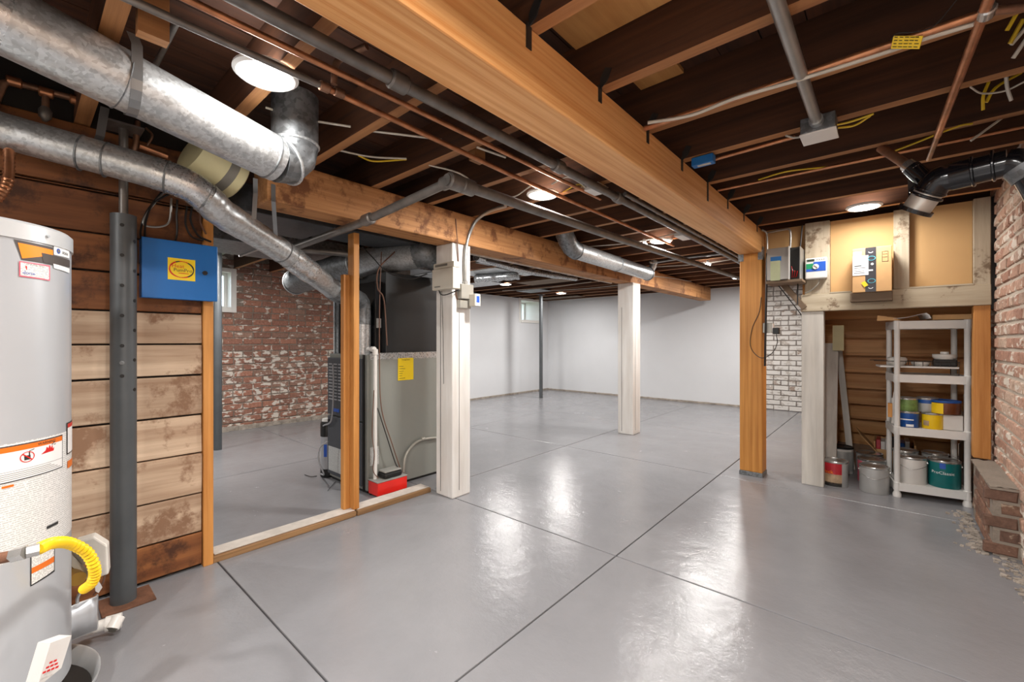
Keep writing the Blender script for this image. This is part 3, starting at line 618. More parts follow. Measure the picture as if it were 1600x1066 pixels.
# copper and conduit at right
pipe('copper_pipe', [PZ(1556, -30, 1.955), PZ(1465, 212, 1.955)], .0125, 'copper', 'bright copper pipe crossing the joists at upper right', 14, fit=[(PZ(1542, 18, 1.955), (0, 1, 0))], fm='tin')
pipe('copper_pipe', [PZ(1465, 212, 1.955), PZ(1451, 249, 1.955)], .010, 'copper_old', 'thin end of the copper pipe at upper right', 12)
t_ = PZ(1542, 18, 1.97); pipe('copper_pipe', [t_, (-.3, 1.70, 1.975), (-.76, 1.70, 1.975)], .011, 'copper', 'copper pipe tucked along a joist toward the bright beam', 12)
pipe('copper_pipe', [t_, t_+Vector((.12, .06, -.01)), t_+Vector((.3, .2, -.02))], .011, 'copper_old', 'dull copper branch leaving the tee toward the brick wall', 12, sm=True)
pipe('copper_pipe', [(-.76, 2.71, 1.985), (.45, 2.735, 1.985)], .0075, 'copper', 'slim copper tube along the fourth joist at right', 10)
pipe('copper_pipe', [(-.7, 2.24, 1.985), (-.31, 2.22, 1.985)], .0075, 'copper', 'short slim copper tube left of the metal junction box', 10)
cx_ = PZ(1245, 97, 1.972).x
pipe('conduit_pipe', [(cx_, -2.0, 1.972), (cx_, 2.09, 1.972)], .019, 'conduit', 'straight grey metal conduit at upper right ending in a box', 18)
t = thing('junction_box', 'galvanised junction box at the end of the grey conduit', 'electrical box', (cx_, 2.14, 1.94))
bx(cx_-.055, cx_+.06, 2.09, 2.205, 1.935, 1.998).build('box_body', 'galv_dull', t, bevel=.003); bx(cx_-.058, cx_+.063, 2.087, 2.208, 1.929, 1.935).build('cover', 'white_plastic', t, bevel=.002)
MB().tube([(cx_, 2.06, 1.972), (cx_, 2.092, 1.972)], .024, 16).build('connector', 'galv', t)
# black ABS drain at the right
t = thing('drain_pipe', 'glossy black plastic drain pipe with elbows beside the right brick wall', 'pipe', PD(1500, 270, 1.7))
K = [PD(1574, 255, 1.62), PD(1520, 268, 1.69), PD(1487, 276, 1.74)]
MB().tube([K[0], K[1]], .051, 28).build('pipe_run', 'abs', t)
MB().tube([K[1], K[2]], .055, 28).build('coupling', 'abs', t)
MB().tube(curve([K[2], PD(1466, 283, 1.77), PD(1452, 301, 1.8)], 5), .053, 28).build('elbow', 'abs', t)
MB().tube([PD(1453, 298, 1.80), PD(1431, 328, 1.845)], .050, 28).build('clamp_sleeve', 'chrome_band', t, label='brushed metal clamp sleeve')
g = MB()
for a_, b_, k in ((1453, 298, 1.80), (1447, 306, 1.81)): ring(g, PD(a_, b_, k), PD(1434, 324, 1.84)-PD(1453, 298, 1.80), .056, .012)
ring(g, K[1], K[1]-K[0], .057, .01); ring(g, PD(1552, 259, 1.645), K[1]-K[0], .057, .01); g.build('rib', 'abs', t)
e_ = PD(1430, 329, 1.845); dd = (PD(1434, 324, 1.84)-PD(1453, 298, 1.80)).normalized(); MB().tube([e_-dd*.01, e_+dd*.006], .062, 28).build('end_flange', 'abs', t)
MB().prism([PD(1418, 280, 1.85), PD(1420, 328, 1.86), PD(1444, 330, 1.86), PD(1441, 292, 1.83)], (.004, .02, 0)).build('bracket_plate', 'abs', t)
MB().tube(curve([K[0], PD(1590, 256, 1.60), PD(1612, 272, 1.58), PD(1635, 310, 1.57)], 5), .051, 28).build('elbow', 'abs', t)
MB().tube([PD(1596, 258, 1.595), PD(1612, 272, 1.58)], .057, 28).build('collar', 'galv_dull', t)
MB().tube([PD(1447, 282, 1.84), PD(1424, 262, 1.88)], .032, 20).build('branch', 'abs', t)
pipe('copper_pipe', [PD(1428, 265, 1.87), PD(1376, 231, 2.0)], .019, 'copper_old', 'short weathered copper stub entering the black drain', 16, fit=[(PD(1424, 262, 1.88), PD(1376, 231, 2.0)-PD(1428, 265, 1.87))], fm='tin')
# ------------------------------------------------------------ cables
def cable(pts, r, mat, lab, cat='cable', sm=True): return pipe('cable', pts, r, mat, lab, 6, cat, sm=sm)
Zc = 1.985
cable([PZ(u, v, 1.958) for u, v in ((1012, 192), (1080, 180), (1150, 153), (1250, 124), (1395, 78), (1440, 62), (1527, 36))], .0062, 'cable_white', 'thick off-white cable running with the copper pipe at upper right')
cable([PZ(u, v, 1.99) for u, v in ((1185, 281), (1230, 268), (1290, 261), (1340, 253), (1400, 235), (1490, 200), (1520, 193))], .004, 'cable_yellow', 'long yellow cable lying across the right hand joists')
for i, (a_, lab) in enumerate((([(1308, 195), (1330, 190), (1365, 178)], 'yellow wire leaving the conduit box, upper strand'), ([(1308, 200), (1335, 196), (1360, 181)], 'yellow wire leaving the conduit box, lower strand'), ([(1228, 212), (1240, 215), (1252, 214)], 'short pale wire on the left of the conduit box'))):
    cable([PZ(u, v, 1.97) for u, v in a_], .004, 'cable_yellow' if i < 2 else 'cable_white', lab)
def hang(u0, v0, u1, v1, d, mat, lab, bend=0): cable([PD(u0, v0, d), PD((u0+u1)/2+bend, (v0+v1)/2, d*1.01), PD(u1, v1, d*1.02)], .0052, mat, lab)
hang(1588, 22, 1573, 48, 1.22, 'cable_yellow', 'leftmost yellow cable end at the upper right corner')
hang(1599, 30, 1578, 68, 1.24, 'cable_yellow', 'second yellow cable end at the upper right corner')
hang(1606, 40, 1580, 70, 1.25, 'cable_white', 'white cable end just under the yellow ones at the corner')
hang(1604, 60, 1583, 91, 1.28, 'cable_white', 'lowest white cable end at the upper right corner')
hang(1545, 128, 1536, 172, 1.55, 'cable_yellow', 'doubled yellow cable hanging below the joist at right', -4)
hang(1595, 114, 1541, 160, 1.55, 'cable_yellow', 'yellow cable swooping right from the hanging pair', -12)
hang(1572, 120, 1580, 157, 1.5, 'cable_white', 'short white cable dangling under the joist at right', -2)
hang(1568, 183, 1517, 220, 1.75, 'cable_white', 'white cable slanting between joists above the black drain')
cable([PZ(1516, 136, Zc), PZ(1535, 146, Zc), PZ(1570, 142, Zc), PZ(1600, 128, Zc)], .003, 'cable_white', 'thin white wire arcing behind the hanging yellow cables')
cable([PD(1495, 0, 1.10), PD(1460, 40, 1.17), PD(1430, 50, 1.20), PD(1402, 52, 1.22), PD(1392, 62, 1.24)], .0012, 'cable_black', 'thin dark wire holding the yellow paper tag')
tg = MB(); ta = [PD(1392, 76, 1.26), PD(1396, 56, 1.24), PD(1442, 56, 1.21), PD(1436, 76, 1.23)]; tg.prism(ta, (.001, .003, 0)); tgt = tag(tg.build('paper_tag', 'yellow'), 'yellow paper tag wired to the copper pipe at upper right', 'tag')
c = sum(ta, Vector())/4; ux = (ta[2]-ta[1]).normalized(); uy = (ta[1]-ta[0]).normalized(); tx = MB()
for i in range(4):
    for s_ in range(5):
        o_ = c+ux*(-.028+s_*.012)+uy*(.012-.008*i)+Vector((-.0015, -.0025, 0)); tx.bar(o_, o_+ux*(.007+.004*R.random()), .0012, .0015)
tx.build('print_lines', 'ink', tgt)
p = PZ(1100, 252, 1.97); t = thing('blue_outlet_box', 'blue plastic electrical box on the side of a joist', 'electrical box', p)
bx(p.x-.055, p.x+.045, p.y-.015, p.y+.03, 1.955, 1.995).build('box_body', 'tape_blue', t, bevel=.003); bx(p.x-.03, p.x+.03, p.y-.006, p.y+.012, 1.953, 1.9555).build('wire_stub', 'cable_white', t)
# left side wires
cable([PZ(415, 168, 2.02), PZ(470, 185, 2.02), PZ(548, 198, 2.01)], .0045, 'cable_white', 'white cable spanning joists beyond the bright ceiling light')
cable([PZ(582, 205, 2.01), PZ(640, 212, 2.0), PZ(690, 218, 2.01)], .0045, 'cable_white', 'white cable continuing right under the copper pipes')
cable([PZ(530, 235, 2.03), PZ(580, 245, 2.03), PZ(635, 248, 2.02)], .0045, 'cable_white', 'white cable above the drooping yellow one')
cable([PZ(560, 243, 2.03), PZ(585, 252, 2.03), PZ(635, 249, 2.02)], .0045, 'cable_yellow', 'yellow cable drooping between joists over the old beam')
cable([PZ(670, 258, 2.0), PZ(720, 272, 1.99), PZ(760, 300, 1.99), PZ(800, 308, 1.99), PZ(830, 290, 2.0)], .004, 'cable_white', 'white cable looping left of the middle ceiling light')
cable([PZ(745, 230, 1.99), PZ(790, 246, 1.99)], .005, 'cable_white', 'short pale cable beside the wooden block')
cable([PZ(880, 300, 1.99), PZ(905, 288, 1.99), PZ(915, 300, 1.99)], .004, 'cable_yellow', 'yellow wire loop at the small white ceiling box')
cable([PZ(862, 288, 1.98), PZ(885, 277, 1.98), PZ(905, 285, 1.98), PZ(917, 296, 1.98)], .004, 'cable_white', 'pale wire loop at the small white ceiling box')
p = PZ(931, 300, 1.965); tag(bx(p.x-.06, p.x+.05, p.y-.06, p.y+.06, 1.965, 1.998).build('junction_box', 'white_plastic', bevel=.003), 'small white ceiling box among wires near the iron pipe', 'electrical box')
p = PZ(1075, 371, 1.97); tag(bx(p.x-.08, p.x+.07, p.y-.1, p.y+.1, 1.97, 1.998).build('junction_box', 'white_plastic', bevel=.003), 'white ceiling box further along the long iron pipe', 'electrical box')
cable([PZ(1015, 410, 1.97), PZ(1025, 410, 1.975), PZ(1080, 402, 1.985), PZ(1150, 395, 1.985)], .011, 'conduit', 'grey conduit bending from the duct end along the joists')
cable([PX(975, 425, -2.255), PX(1005, 430, -2.255), PX(1050, 435, -2.255), PX(1080, 440, -2.255)], .004, 'cable_white', 'pale wire lying on top of the old beam near the duct')
for i, (y0, x0, x1) in enumerate(((3.55, -2.2, -1.2), (5.05, -2.2, -1.0), (6.2, -4.8, -2.6), (5.7, -5.2, -3.4))):
    cable([(x0, y0, 1.995), ((x0+x1)/2, y0+.05, 1.975), (x1, y0+.02, 1.995)], .005, 'cable_white', ['pale cable under the joists behind the middle light', 'pale cable under the joists near the far duct end', 'pale cable crossing the far left ceiling, farther one', 'pale cable crossing the far left ceiling, nearer one'][i])
# ------------------------------------------------------------ copper work, valve on plank wall
pipe('copper_pipe', [PX(-10, 165, -2.47), PX(5, 130, -2.47), PX(20, 128, -2.47), PX(130, 158, -2.47), PX(140, 150, -2.46), PX(141, 130, -2.44)], .013, 'copper_old', 'soldered copper pipe with a drop valve on the upper plank wall', 12, fit=[(PX(22, 128, -2.47), (0, 1, 0)), (PX(72, 145, -2.47), (0, 1, 0)), (PX(120, 157, -2.47), (0, 1, 0))], fm='copper')
v0, v1 = PX(72, 145, -2.47), PX(70, 190, -2.47)
t = thing('drop_valve', 'small brass valve hanging under the soldered copper pipe', 'valve', v1)
MB().tube([v0, v0+(v1-v0)*.55], .011, 12).build('stem', 'copper_old', t); MB().tube([v0+(v1-v0)*.5, v0+(v1-v0)*.62, v0+(v1-v0)*.85, v1], [.012, .02, .018, .006], 12).build('valve_body', 'iron', t)
pipe('copper_pipe', [PX(160, -20, -2.0), PX(157, 25, -2.05), PX(150, 75, -2.15)], .016, 'copper', 'copper pipe rising above the large round duct at upper left', 12, fit=[(PX(159, 12, -2.03), (0, .1, 1))])
pipe('conduit_pipe', [PZ(276, 35, 2.05), PZ(240, 108, 2.05)], .009, 'iron', 'thin grey pipe between joists above the large round duct', 10)
pipe('conduit_pipe', [PZ(500, 12, 2.08), PZ(485, 38, 2.08), PZ(440, 82, 2.06)], .008, 'conduit', 'thin pale pipe in the joist bay right of the bright light', 10)
pipe('copper_pipe', [PX(215, 190, -2.46), PX(212, 225, -2.46), PX(205, 250, -2.46)], .011, 'copper_old', 'vertical dark copper pipe between the two round ducts', 10)
pipe('copper_pipe', [PX(218, 228, -2.46), PX(262, 245, -2.46)], .013, 'copper', 'short soldered copper branch beside the cream wrapped duct', 10)
cable([PX(228, 200, -2.46), PX(238, 212, -2.45), PX(230, 228, -2.46)], .005, 'copper_old', 'curled copper tube near the short soldered branch')
pts = curve([PD(14, 235, 1.55), PD(14, 265, 1.52), PD(10, 290, 1.5), PD(-6, 312, 1.48)], 9)
pipe('flex_connector', pts, [.016 if i % 2 else .013 for i in range(len(pts))], 'copper', 'corrugated copper connector curling above the water heater', 12)
for i, (pp, m_) in enumerate((([(270, 300), (240, 318), (228, 345), (226, 375)], 'cable_black'), ([(258, 298), (232, 330), (226, 352), (262, 350), (268, 310)], 'conduit'), ([(252, 300), (225, 340), (224, 378), (272, 378), (276, 330), (277, 312)], 'cable_black'),
                              ([(300, 325), (298, 345), (310, 368), (330, 378)], 'cable_black'), ([(292, 322), (290, 350), (300, 370), (318, 376)], 'cable_black'), ([(312, 330), (314, 350), (322, 366)], 'cable_brown'), ([(214, 385), (216, 410), (228, 420)], 'cable_brown'))):
    cable([PX(u, v, -2.49-.003*i) for u, v in pp], .0045, m_, ['black cable dropping to the left corner of the blue cabinet', 'grey looped cable above the blue cabinet', 'widest black cable loop above the blue cabinet', 'black cable behind the right side of the blue cabinet', 'second black cable toward the right of the blue cabinet', 'brown cable near the end stud top', 'brown wires entering the blue cabinet from the left'][i])
# ------------------------------------------------------------ blue control panel
t = thing('wall_cabinet', 'blue metal wall cabinet with a yellow square sticker on plank wall', 'cabinet', (-2.48, .5, 1.3))
y0, y1, z0, z1 = .36, .636, 1.293, 1.552
bx(-2.52, -2.452, y0, y1, z0, z1).build('panel_body', 'panelblue', t, bevel=.003)
pdoor = bx(-2.452, -2.444, y0-.003, y1+.003, z0-.003, z1+.003).build('door', 'panelblue', t, bevel=.003)
sa = PX(262, 402, -2.444); sb = PX(305, 440, -2.444)
bx(-2.4445, -2.4432, sa.y, sb.y, sb.z, sa.z).build('sticker', 'yellow', pdoor, label='yellow square sticker')
c = Vector((-2.4428, (sa.y+sb.y)/2, (sa.z+sb.z)/2)); tx = MB()
n = 36
for i in range(n):
    a0, a1 = 2*PI*i/n, 2*PI*(i+1)/n; w0 = .0015+.0015*abs(math.sin(2*a0+.5))
    f = lambda a, r: (c.x, c.y+r*math.cos(a)*1.12, c.z+r*.92*math.sin(a))
    tx.add([f(a0, .040-w0), f(a0, .040+w0), f(a1, .040+w0), f(a1, .040-w0)], [(0, 1, 2, 3)], 0 if .9 < a0 < 1.7 or 2.0 < a0 < 5.2 else 1)
tx.text('Heat', .024, c+Vector((0, -.014, .014)), (0, 1, 0), (0, 0, 1), 0); tx.text('PumPro', .022, c+Vector((0, .005, -.004)), (0, 1, 0), (0, 0, 1), 1)
tx.box(c.x-.0003, c.x, c.y-.012, c.y+.026, c.z-.019, c.z-.016, 0)
tx.build('lettering', ['red', 'ink'], pdoor, kind='stuff')
p = PX(320, 427, -2.444); MB().tube([(-2.444, p.y, p.z), (-2.436, p.y, p.z)], .010, 20).build('lock', 'black', pdoor)
# ------------------------------------------------------------ water heater
HC = Vector((-1.957, -.114, 0)); HR = .229; HT = 1.425
t = thing('water_heater', 'grey cylindrical water heater with warning labels at the left edge', 'water heater', HC)
MB().lathe([(HR, .09), (HR, HT-.045)], HC, 72).build('tank', 'heater', t)
MB().lathe([(HR+.004, HT-.05), (HR+.004, HT-.008), (HR-.004, HT), (.01, HT+.012)], HC, 72).build('top_cap', 'heater_rim', t)
MB().lathe([(HR-.02, .0), (HR-.02, .09)], HC, 48).build('base', 'black', t)
MB().lathe([(.05, HT), (.05, HT+.12), (.062, HT+.2)], HC, 24).build('draft_hood', 'galv', t)
def hit(u, v, R_=HR):
    r = ray(u, v); dx, dy = r[0], r[1]; A_ = dx*dx+dy*dy; B_ = -2*(dx*HC.x+dy*HC.y); C_ = HC.x**2+HC.y**2-R_*R_
    D_ = max(0, B_*B_-4*A_*C_); k = (-B_-math.sqrt(D_))/(2*A_); return math.atan2(k*dy-HC.y, k*dx-HC.x), H+k*r[2]
def cp(th, z, e=.0008): return HC+Vector(((HR+e)*math.cos(th), (HR+e)*math.sin(th), z))
def patch(mb, th0, th1, z0, z1, e=.0008, mi=0, n=14):
    vs = []; fs = []
    for i in range(n+1):
        a = th0+(th1-th0)*i/n; vs += [cp(a, z0, e), cp(a, z1, e)]
    for i in range(n): fs.append((2*i, 2*i+2, 2*i+3, 2*i+1))
    return mb.add(vs, fs, mi, True)
def cquad(mb, pts, e=.0008, mi=0, n=8):   # pixel-measured quadrilateral (tl,tr,br,bl) on the tank
    h = [hit(*p) for p in pts]; vs = []; fs = []
    for i in range(n+1):
        f = i/n; a = [h[0][j]*(1-f)+h[1][j]*f for j in (0, 1)]; b_ = [h[3][j]*(1-f)+h[2][j]*f for j in (0, 1)]
        vs += [cp(b_[0], b_[1], e), cp(a[0], a[1], e)]
    for i in range(n): fs.append((2*i, 2*i+2, 2*i+3, 2*i+1))
    return mb.add(vs, fs, mi, True)
def ctext(mb, s, size, th, z, e=.0016, mi=0, sx=1): 
    vs, fs = textmesh(s); return mb.map2(vs, fs, lambda x, y: cp(th+x*size*sx/HR, z+y*size, e), mi)
thR, zt = hit(97, 678); zt = hit(97, 679)[1]; thL = thR-.235/HR
z_wb = hit(97, 730)[1]; z_bot = hit(97, 830)[1]
m_ = MB(); patch(m_, thL-.02, thR+.5, z_bot-.02, zt+.006, .0006); m_.build('label_sheet', 'fineprint', t, label='large white instruction sheet')
m_ = MB(); patch(m_, thL, thR, z_wb, zt, .001, 0); patch(m_, thL+.012, thR-.012, z_wb+.003, zt-.003, .0013, 1); patch(m_, thL+.012, thR-.012, zt-.017, zt-.003, .0016, 2)
patch(m_, thL+.012, thR-.012, z_wb+.028, z_wb+.0288, .0016, 0)
for i in range(4): patch(m_, thL+.03, thR-.05*(i+1), z_wb+.007+.005*i, z_wb+.0085+.005*i, .0016, 3)
m_.build('warning_label', ['ink', 'label_white', 'orange_warn', 'tape_gray'], t)
m_ = MB(); ctext(m_, '\u26a0 WARNING' if False else 'WARNING', .011, thR-.25, zt-.010, .002, 0)
zc_ = (zt-.017+z_wb+.03)/2; tc = hit(42, 713)[0]; zc2 = hit(42, 714)[1]
for i in range(24):
    a0, a1 = 2*PI*i/24, 2*PI*(i+1)/24; f = lambda a, r: cp(tc+r*1.15*math.cos(a)/HR, zc2+r*math.sin(a), .0022)
    m_.add([f(a0, .0125), f(a0, .0145), f(a1, .0145), f(a1, .0125)], [(0, 1, 2, 3)], 1)
f = lambda x, y: cp(tc+x/HR, zc2+y, .002); m_.add([f(-.007, -.008), f(.007, -.008), f(.007, .004), f(-.007, .004)], [(0, 1, 2, 3)], 0); m_.add([f(.003, .004), f(.006, .004), f(.006, .016), f(.003, .013)], [(0, 1, 2, 3)], 0); m_.add([f(.004, .014), f(.016, .017), f(.016, .019), f(.004, .016)], [(0, 1, 2, 3)], 0)
g_ = lambda x, y: cp(tc+x/HR, zc2+y, .0024); m_.add([g_(-.011, .008), g_(-.009, .010), g_(.011, -.008), g_(.009, -.010)], [(0, 1, 2, 3)], 1)
tf, zf = hit(75, 703); f = lambda x, y: cp(tf+x/HR, zf+y, .002)
fl_ = [(-.022, -.008), (.016, -.006), (.018, .004), (.013, .001), (.012, .012), (.007, .004), (.003, .014), (-.001, .005), (-.006, .010), (-.009, .001)]
m_.add([f(*q) for q in fl_], [tuple(range(len(fl_)))], 1)
for dx_, dy_ in ((.012, .014), (.017, .018), (.020, .012)): m_.add([f(dx_-.003, dy_-.002), f(dx_+.003, dy_-.001), f(dx_+.004, dy_+.001), f(dx_-.002, dy_+.001)], [(0, 1, 2, 3)], 0)
m_.build('warning_print', ['ink', 'red'], t)
m_ = MB(); th2, z2 = hit(106, 690); patch(m_, thR+.10, thR+.5, z_wb+.07-.04, zt+.03, .001, 0); patch(m_, thR+.13, thR+.5, z_wb+.034, zt+.026, .0013, 1); patch(m_, thR+.13, thR+.5, zt+.014, zt+.026, .0016, 2)
patch(m_, thR+.12, thR+.4, z_wb-.012, z_wb+.01, .0016, 3)
m_.build('side_label', ['ink', 'label_white', 'red', 'orange_warn'], t)
m_ = MB(); q = hit(22, 752); patch(m_, hit(2, 760)[0], hit(21, 756)[0], z_wb-.012, z_wb-.006, .0016, 0); ctext(m_, 'energy' if False else '', .01, 0, 0) if False else None; patch(m_, hit(72, 800)[0], hit(90, 800)[0], z_bot+.03, z_bot+.038, .0016, 1); m_.build('label_marks', ['orange_warn', 'ink'], t)
m_ = MB(); cquad(m_, [(47, 866), (85, 847), (85, 893), (47, 917)], .001, 0); cquad(m_, [(48.5, 868), (83.5, 850), (83.5, 891), (48.5, 914)], .0014, 1); cquad(m_, [(48.5, 888), (83.5, 869), (83.5, 878), (48.5, 897)], .0018, 2)
m_.build('hang_label', ['ink', 'fineprint2', 'orange_warn'], t)
m_ = MB(); cquad(m_, [(21, 374), (82, 387), (84, 415), (33, 406)], .001, 0); cquad(m_, [(27, 379), (82, 391), (82, 399), (34, 404)], .0014, 1); cquad(m_, [(64, 395), (108, 407), (108, 418), (67, 410)], .0017, 0)
m_.build('brand_plate', ['charcoal', 'orange'], t)
m_ = MB(); cquad(m_, [(83, 384), (107, 392), (107, 404), (83, 398)], .002, 0); cquad(m_, [(82, 412), (107, 420), (107, 427), (83, 419)], .002, 0); m_.build('brand_sticker', ['label_white'], t)
th_, z_ = hit(90, 392.5); m_ = MB()
for rr, mi in ((.0075, 0), (.0045, 1)): m_.add([cp(th_+rr*math.cos(a)/HR, z_+rr*math.sin(a), .0026 if mi == 0 else .003) for a in [2*PI*i/18 for i in range(18)]], [tuple(range(18))], mi)
ctext(m_, 'state', .015, hit(101, 396)[0]-.01, hit(101, 396)[1], .0026, 2, 1.1); m_.build('brand_print', ['blue_ink', 'tape_gray', 'ink'], t)
m_ = MB(); cquad(m_, [(29, 408), (77, 415), (77, 439), (29, 432)], .002, 0); cquad(m_, [(31, 410), (75, 417), (75, 437), (31, 430)], .0024, 1); m_.build('service_sticker', ['pink', 'fineprint2'], t)
m_ = MB(); ctext(m_, 'done', .013, hit(44, 427)[0], hit(44, 427)[1], .0028, 0, 1.1); cquad(m_, [(38, 415), (41, 416), (41, 422), (40, 422)], .0028, 1); ctext(m_, 'WATER HEATER SERVICE', .004, hit(54, 415)[0], hit(54, 415)[1], .0028, 2, 1.0); m_.build('sticker_print', ['blue_ink', 'red', 'tape_gray'], t)
th_, z_ = hit(71, 369); d = Vector((math.cos(th_), math.sin(th_), 0)); MB().tube([cp(th_, z_), cp(th_, z_)+d*.008], .004, 10).build('screw', 'galv', t)
# gas control group
G = PD(140, 865, 1.52)
v_ = thing('gas_valve', 'off-white gas control valve on the water heater', 'valve', G)
hd = (Vector((HC.x, HC.y, G.z))-G).normalized(); sd = Vector((-hd.y, hd.x, 0))
m_ = MB(); m_.bar(PD(152, 868, 1.50), PD(112, 858, 1.56), .05, .055); m_.build('valve_body', 'valve_white', v_, bevel=.006)
MB().prism([PD(116, 848, 1.46), PD(146, 839, 1.46), PD(168, 853, 1.46), PD(170, 898, 1.46), PD(150, 905, 1.46), PD(132, 878, 1.46)], Vector((-.05, .01, 0))).build('control_head', 'valve_white', v_, bevel=.006)
MB().tube([PD(108, 896, 1.5), PD(122, 905, 1.46)], .022, 16).build('brass_port', 'brass', v_); MB().prism([PD(95, 850, 1.49), PD(150, 905, 1.49), PD(135, 905, 1.49), PD(100, 875, 1.49)], (-.02, 0, 0)).build('bracket', 'beige', v_)
pts = curve([PD(60, 858, 1.0), PD(82, 849, 1.05), PD(108, 849, 1.12), PD(136, 864, 1.18), PD(148, 890, 1.21), PD(144, 910, 1.22), PD(131, 921, 1.24)], 10)
pipe('gas_hose', pts, [.0142 if i % 2 else .0102 for i in range(len(pts))], 'gasyellow', 'yellow corrugated gas connector arching from the heater pipe', 16)
pipe('gas_pipe', [PD(-60, 885, .96), PD(22, 868, .98)], .0125, 'rust', 'brown iron gas pipe entering at the left edge', 16)
m_ = MB(); m_.tube([PD(20, 868, .98), PD(41, 863, .985)], .0155, 6); m_.tube([PD(41, 863, .985), PD(62, 858, 1.0)], .014, 6); tag(m_.build('hose_fitting', 'tin'), 'silver hex fitting between brown pipe and yellow hose', 'fitting')
cable([PD(132, 918, 1.4), PD(122, 932, 1.42), PD(121, 945, 1.45)], .005, 'tin', 'silver tube below the yellow hose', 'tube'); cable([PD(165, 893, 1.47), PD(160, 912, 1.47), PD(146, 930, 1.47)], .003, 'cable_brown', 'reddish thin wires below the gas valve')
tag(MB().prism([PD(148, 912, 1.45), PD(155, 909, 1.45), PD(160, 918, 1.45), PD(154, 927, 1.45), PD(149, 924, 1.45)], (-.002, 0, 0)).build('paper_tag', 'label_white'), 'tiny white tag hanging under the gas valve', 'tag')
# jacket skirt / drain
sk = thing('heater_shield', 'curved grey sheet metal shield bulging from the heater bottom', 'shield', PD(110, 960, 1.4))
def sheet(mb, rows, mi=0):
    n = len(rows[0]); vs = [p for r_ in rows for p in r_]; fs = [(i*n+j, i*n+j+1, (i+1)*n+j+1, (i+1)*n+j) for i in range(len(rows)-1) for j in range(n-1)]
    return mb.add(vs, fs, mi, True)
top_ = [(84, 968, 1.36), (100, 955, 1.40), (120, 944, 1.44), (140, 937, 1.47), (150, 933, 1.49), (152, 930, 1.52)]; bot_ = [(84, 1020, 1.36), (100, 1006, 1.40), (120, 996, 1.44), (140, 988, 1.47), (150, 984, 1.49), (152, 980, 1.52)]
m_ = MB(); sheet(m_, [[PD(*p) for p in top_], [PD(*p) for p in bot_]]); o = m_.build('sheet', 'heater', sk); so = o.modifiers.new('thick', 'SOLIDIFY'); so.thickness = .003
MB().tube([PD(*p) for p in top_], .003, 6).build('rolled_edge', 'heater_rim', sk); MB().tube([PD(*p) for p in bot_], .003, 6).build('rolled_edge', 'heater_rim', sk)
wb = thing('white_cover', 'white box cover with red lettering on the lower front of the heater', 'cover', PZ(95, 1060, .1))
fr_ = [PD(79, 1005, 1.01), PD(112, 993, 1.05), PD(96, 1044, 1.04), PD(58, 1075, 1.0)]
MB().prism(fr_, PD(59, 1004, 1.04)-PD(79, 1005, 1.01)).build('cover_shell', 'white_plastic', wb)
uxx = (fr_[1]-fr_[0]).normalized(); uyy = (fr_[0]-fr_[3]).normalized(); nn = uxx.cross(uyy).normalized(); cc_ = PD(82, 1040, 1.0)
m_ = MB()
for i, n_ in enumerate((2, 3, 4)):
    for q in range(n_): o_ = cc_+uyy*(.009-.009*i)+uxx*(q-n_/2)*.008; m_.bar(o_, o_+uxx*.006, .0008, .0045, up=uyy)
m_.build('lettering', 'red', wb, kind='stuff')
pn = thing('drain_pan', 'grey metal drain pan rim curving around the heater foot', 'pan', HC)
MB().lathe([(.245, .0), (.262, .055), (.266, .058), (.266, .05), (.25, .0)], HC+Vector((.0, .03, 0)), 56, closed=False).build('rim', 'heater_rim', pn); MB().lathe([(.245, .001), (.245, .004)], HC+Vector((0, .03, 0)), 56).build('pan_floor', 'dark', pn)  # dark colour of the pan floor stands in for a shaded gap
t = thing('drain_elbow', 'white plastic drain elbow lying on the floor by the heater', 'fitting', PZ(165, 985, .03))
a_, b_ = PZ(133, 985, .05), PZ(165, 976, .05); MB().tube([a_, b_], .02, 20).build('stub', 'white_gloss', t); MB().tube([b_, b_+(b_-a_).normalized()*.045], .026, 20).build('socket', 'white_gloss', t)
e = b_+(b_-a_).normalized()*.035; MB().tube([e+Vector((0, 0, .015)), e+Vector((.02, -.02, -.012))], .022, 20).build('mouth', 'white_gloss', t); MB().tube([e+Vector((.018, -.018, -.01)), e+Vector((.0225, -.0225, -.0135))], .016, 20).build('opening', 'tape_gray', t)
# ------------------------------------------------------------ furnace
fx0, fx1, fy0, fy1, fz = -3.39, -2.82, 1.645, 2.42, 1.0
t = thing('furnace', 'tall grey gas furnace cabinet with dark louvred front and yellow sticker', 'furnace', ((fx0+fx1)/2, 2.0, 0))
bx(fx0, fx1, fy0+.01, fy1, .02, fz).build('cabinet', 'furn_side', t, bevel=.006)
bx(fx0+.01, fx1-.045, fy0-.012, fy0+.01, .52, fz-.03).build('upper_door', 'furn_dark', t, bevel=.006); ldr = bx(fx0+.01, fx1-.045, fy0-.012, fy0+.01, .05, .51).build('lower_door', 'furn_dark', t, bevel=.006)
m_ = MB()
for i in range(12):
    for j in range(6): m_.box(fx0+.04+j*.075, fx0+.095+j*.075, fy0-.016, fy0-.011, .64+i*.025, .649+i*.025)
bpy.context.view_layer.update(); ud = [c for c in t.children if c.name.startswith('upper_door')][0]; m_.build('louvre', 'canister', ud, kind='stuff')
bx(fx0+.10, fx0+.2, fy0-.015, fy0-.011, .55, .575).build('badge', 'blue_ink', ud); bx(fx0+.03, fx0+.32, fy0-.014, fy0-.011, .08, .27).build('data_plate', 'furnprint', ldr)
bx(fx1-.042, fx1-.035, fy0-.004, fy0+.011, .02, fz).build('corner_trim', 'black', t); bx(fx0+.02, fx1-.02, fy0+.02, fy1-.02, 0, .02).build('plinth', 'black', t)
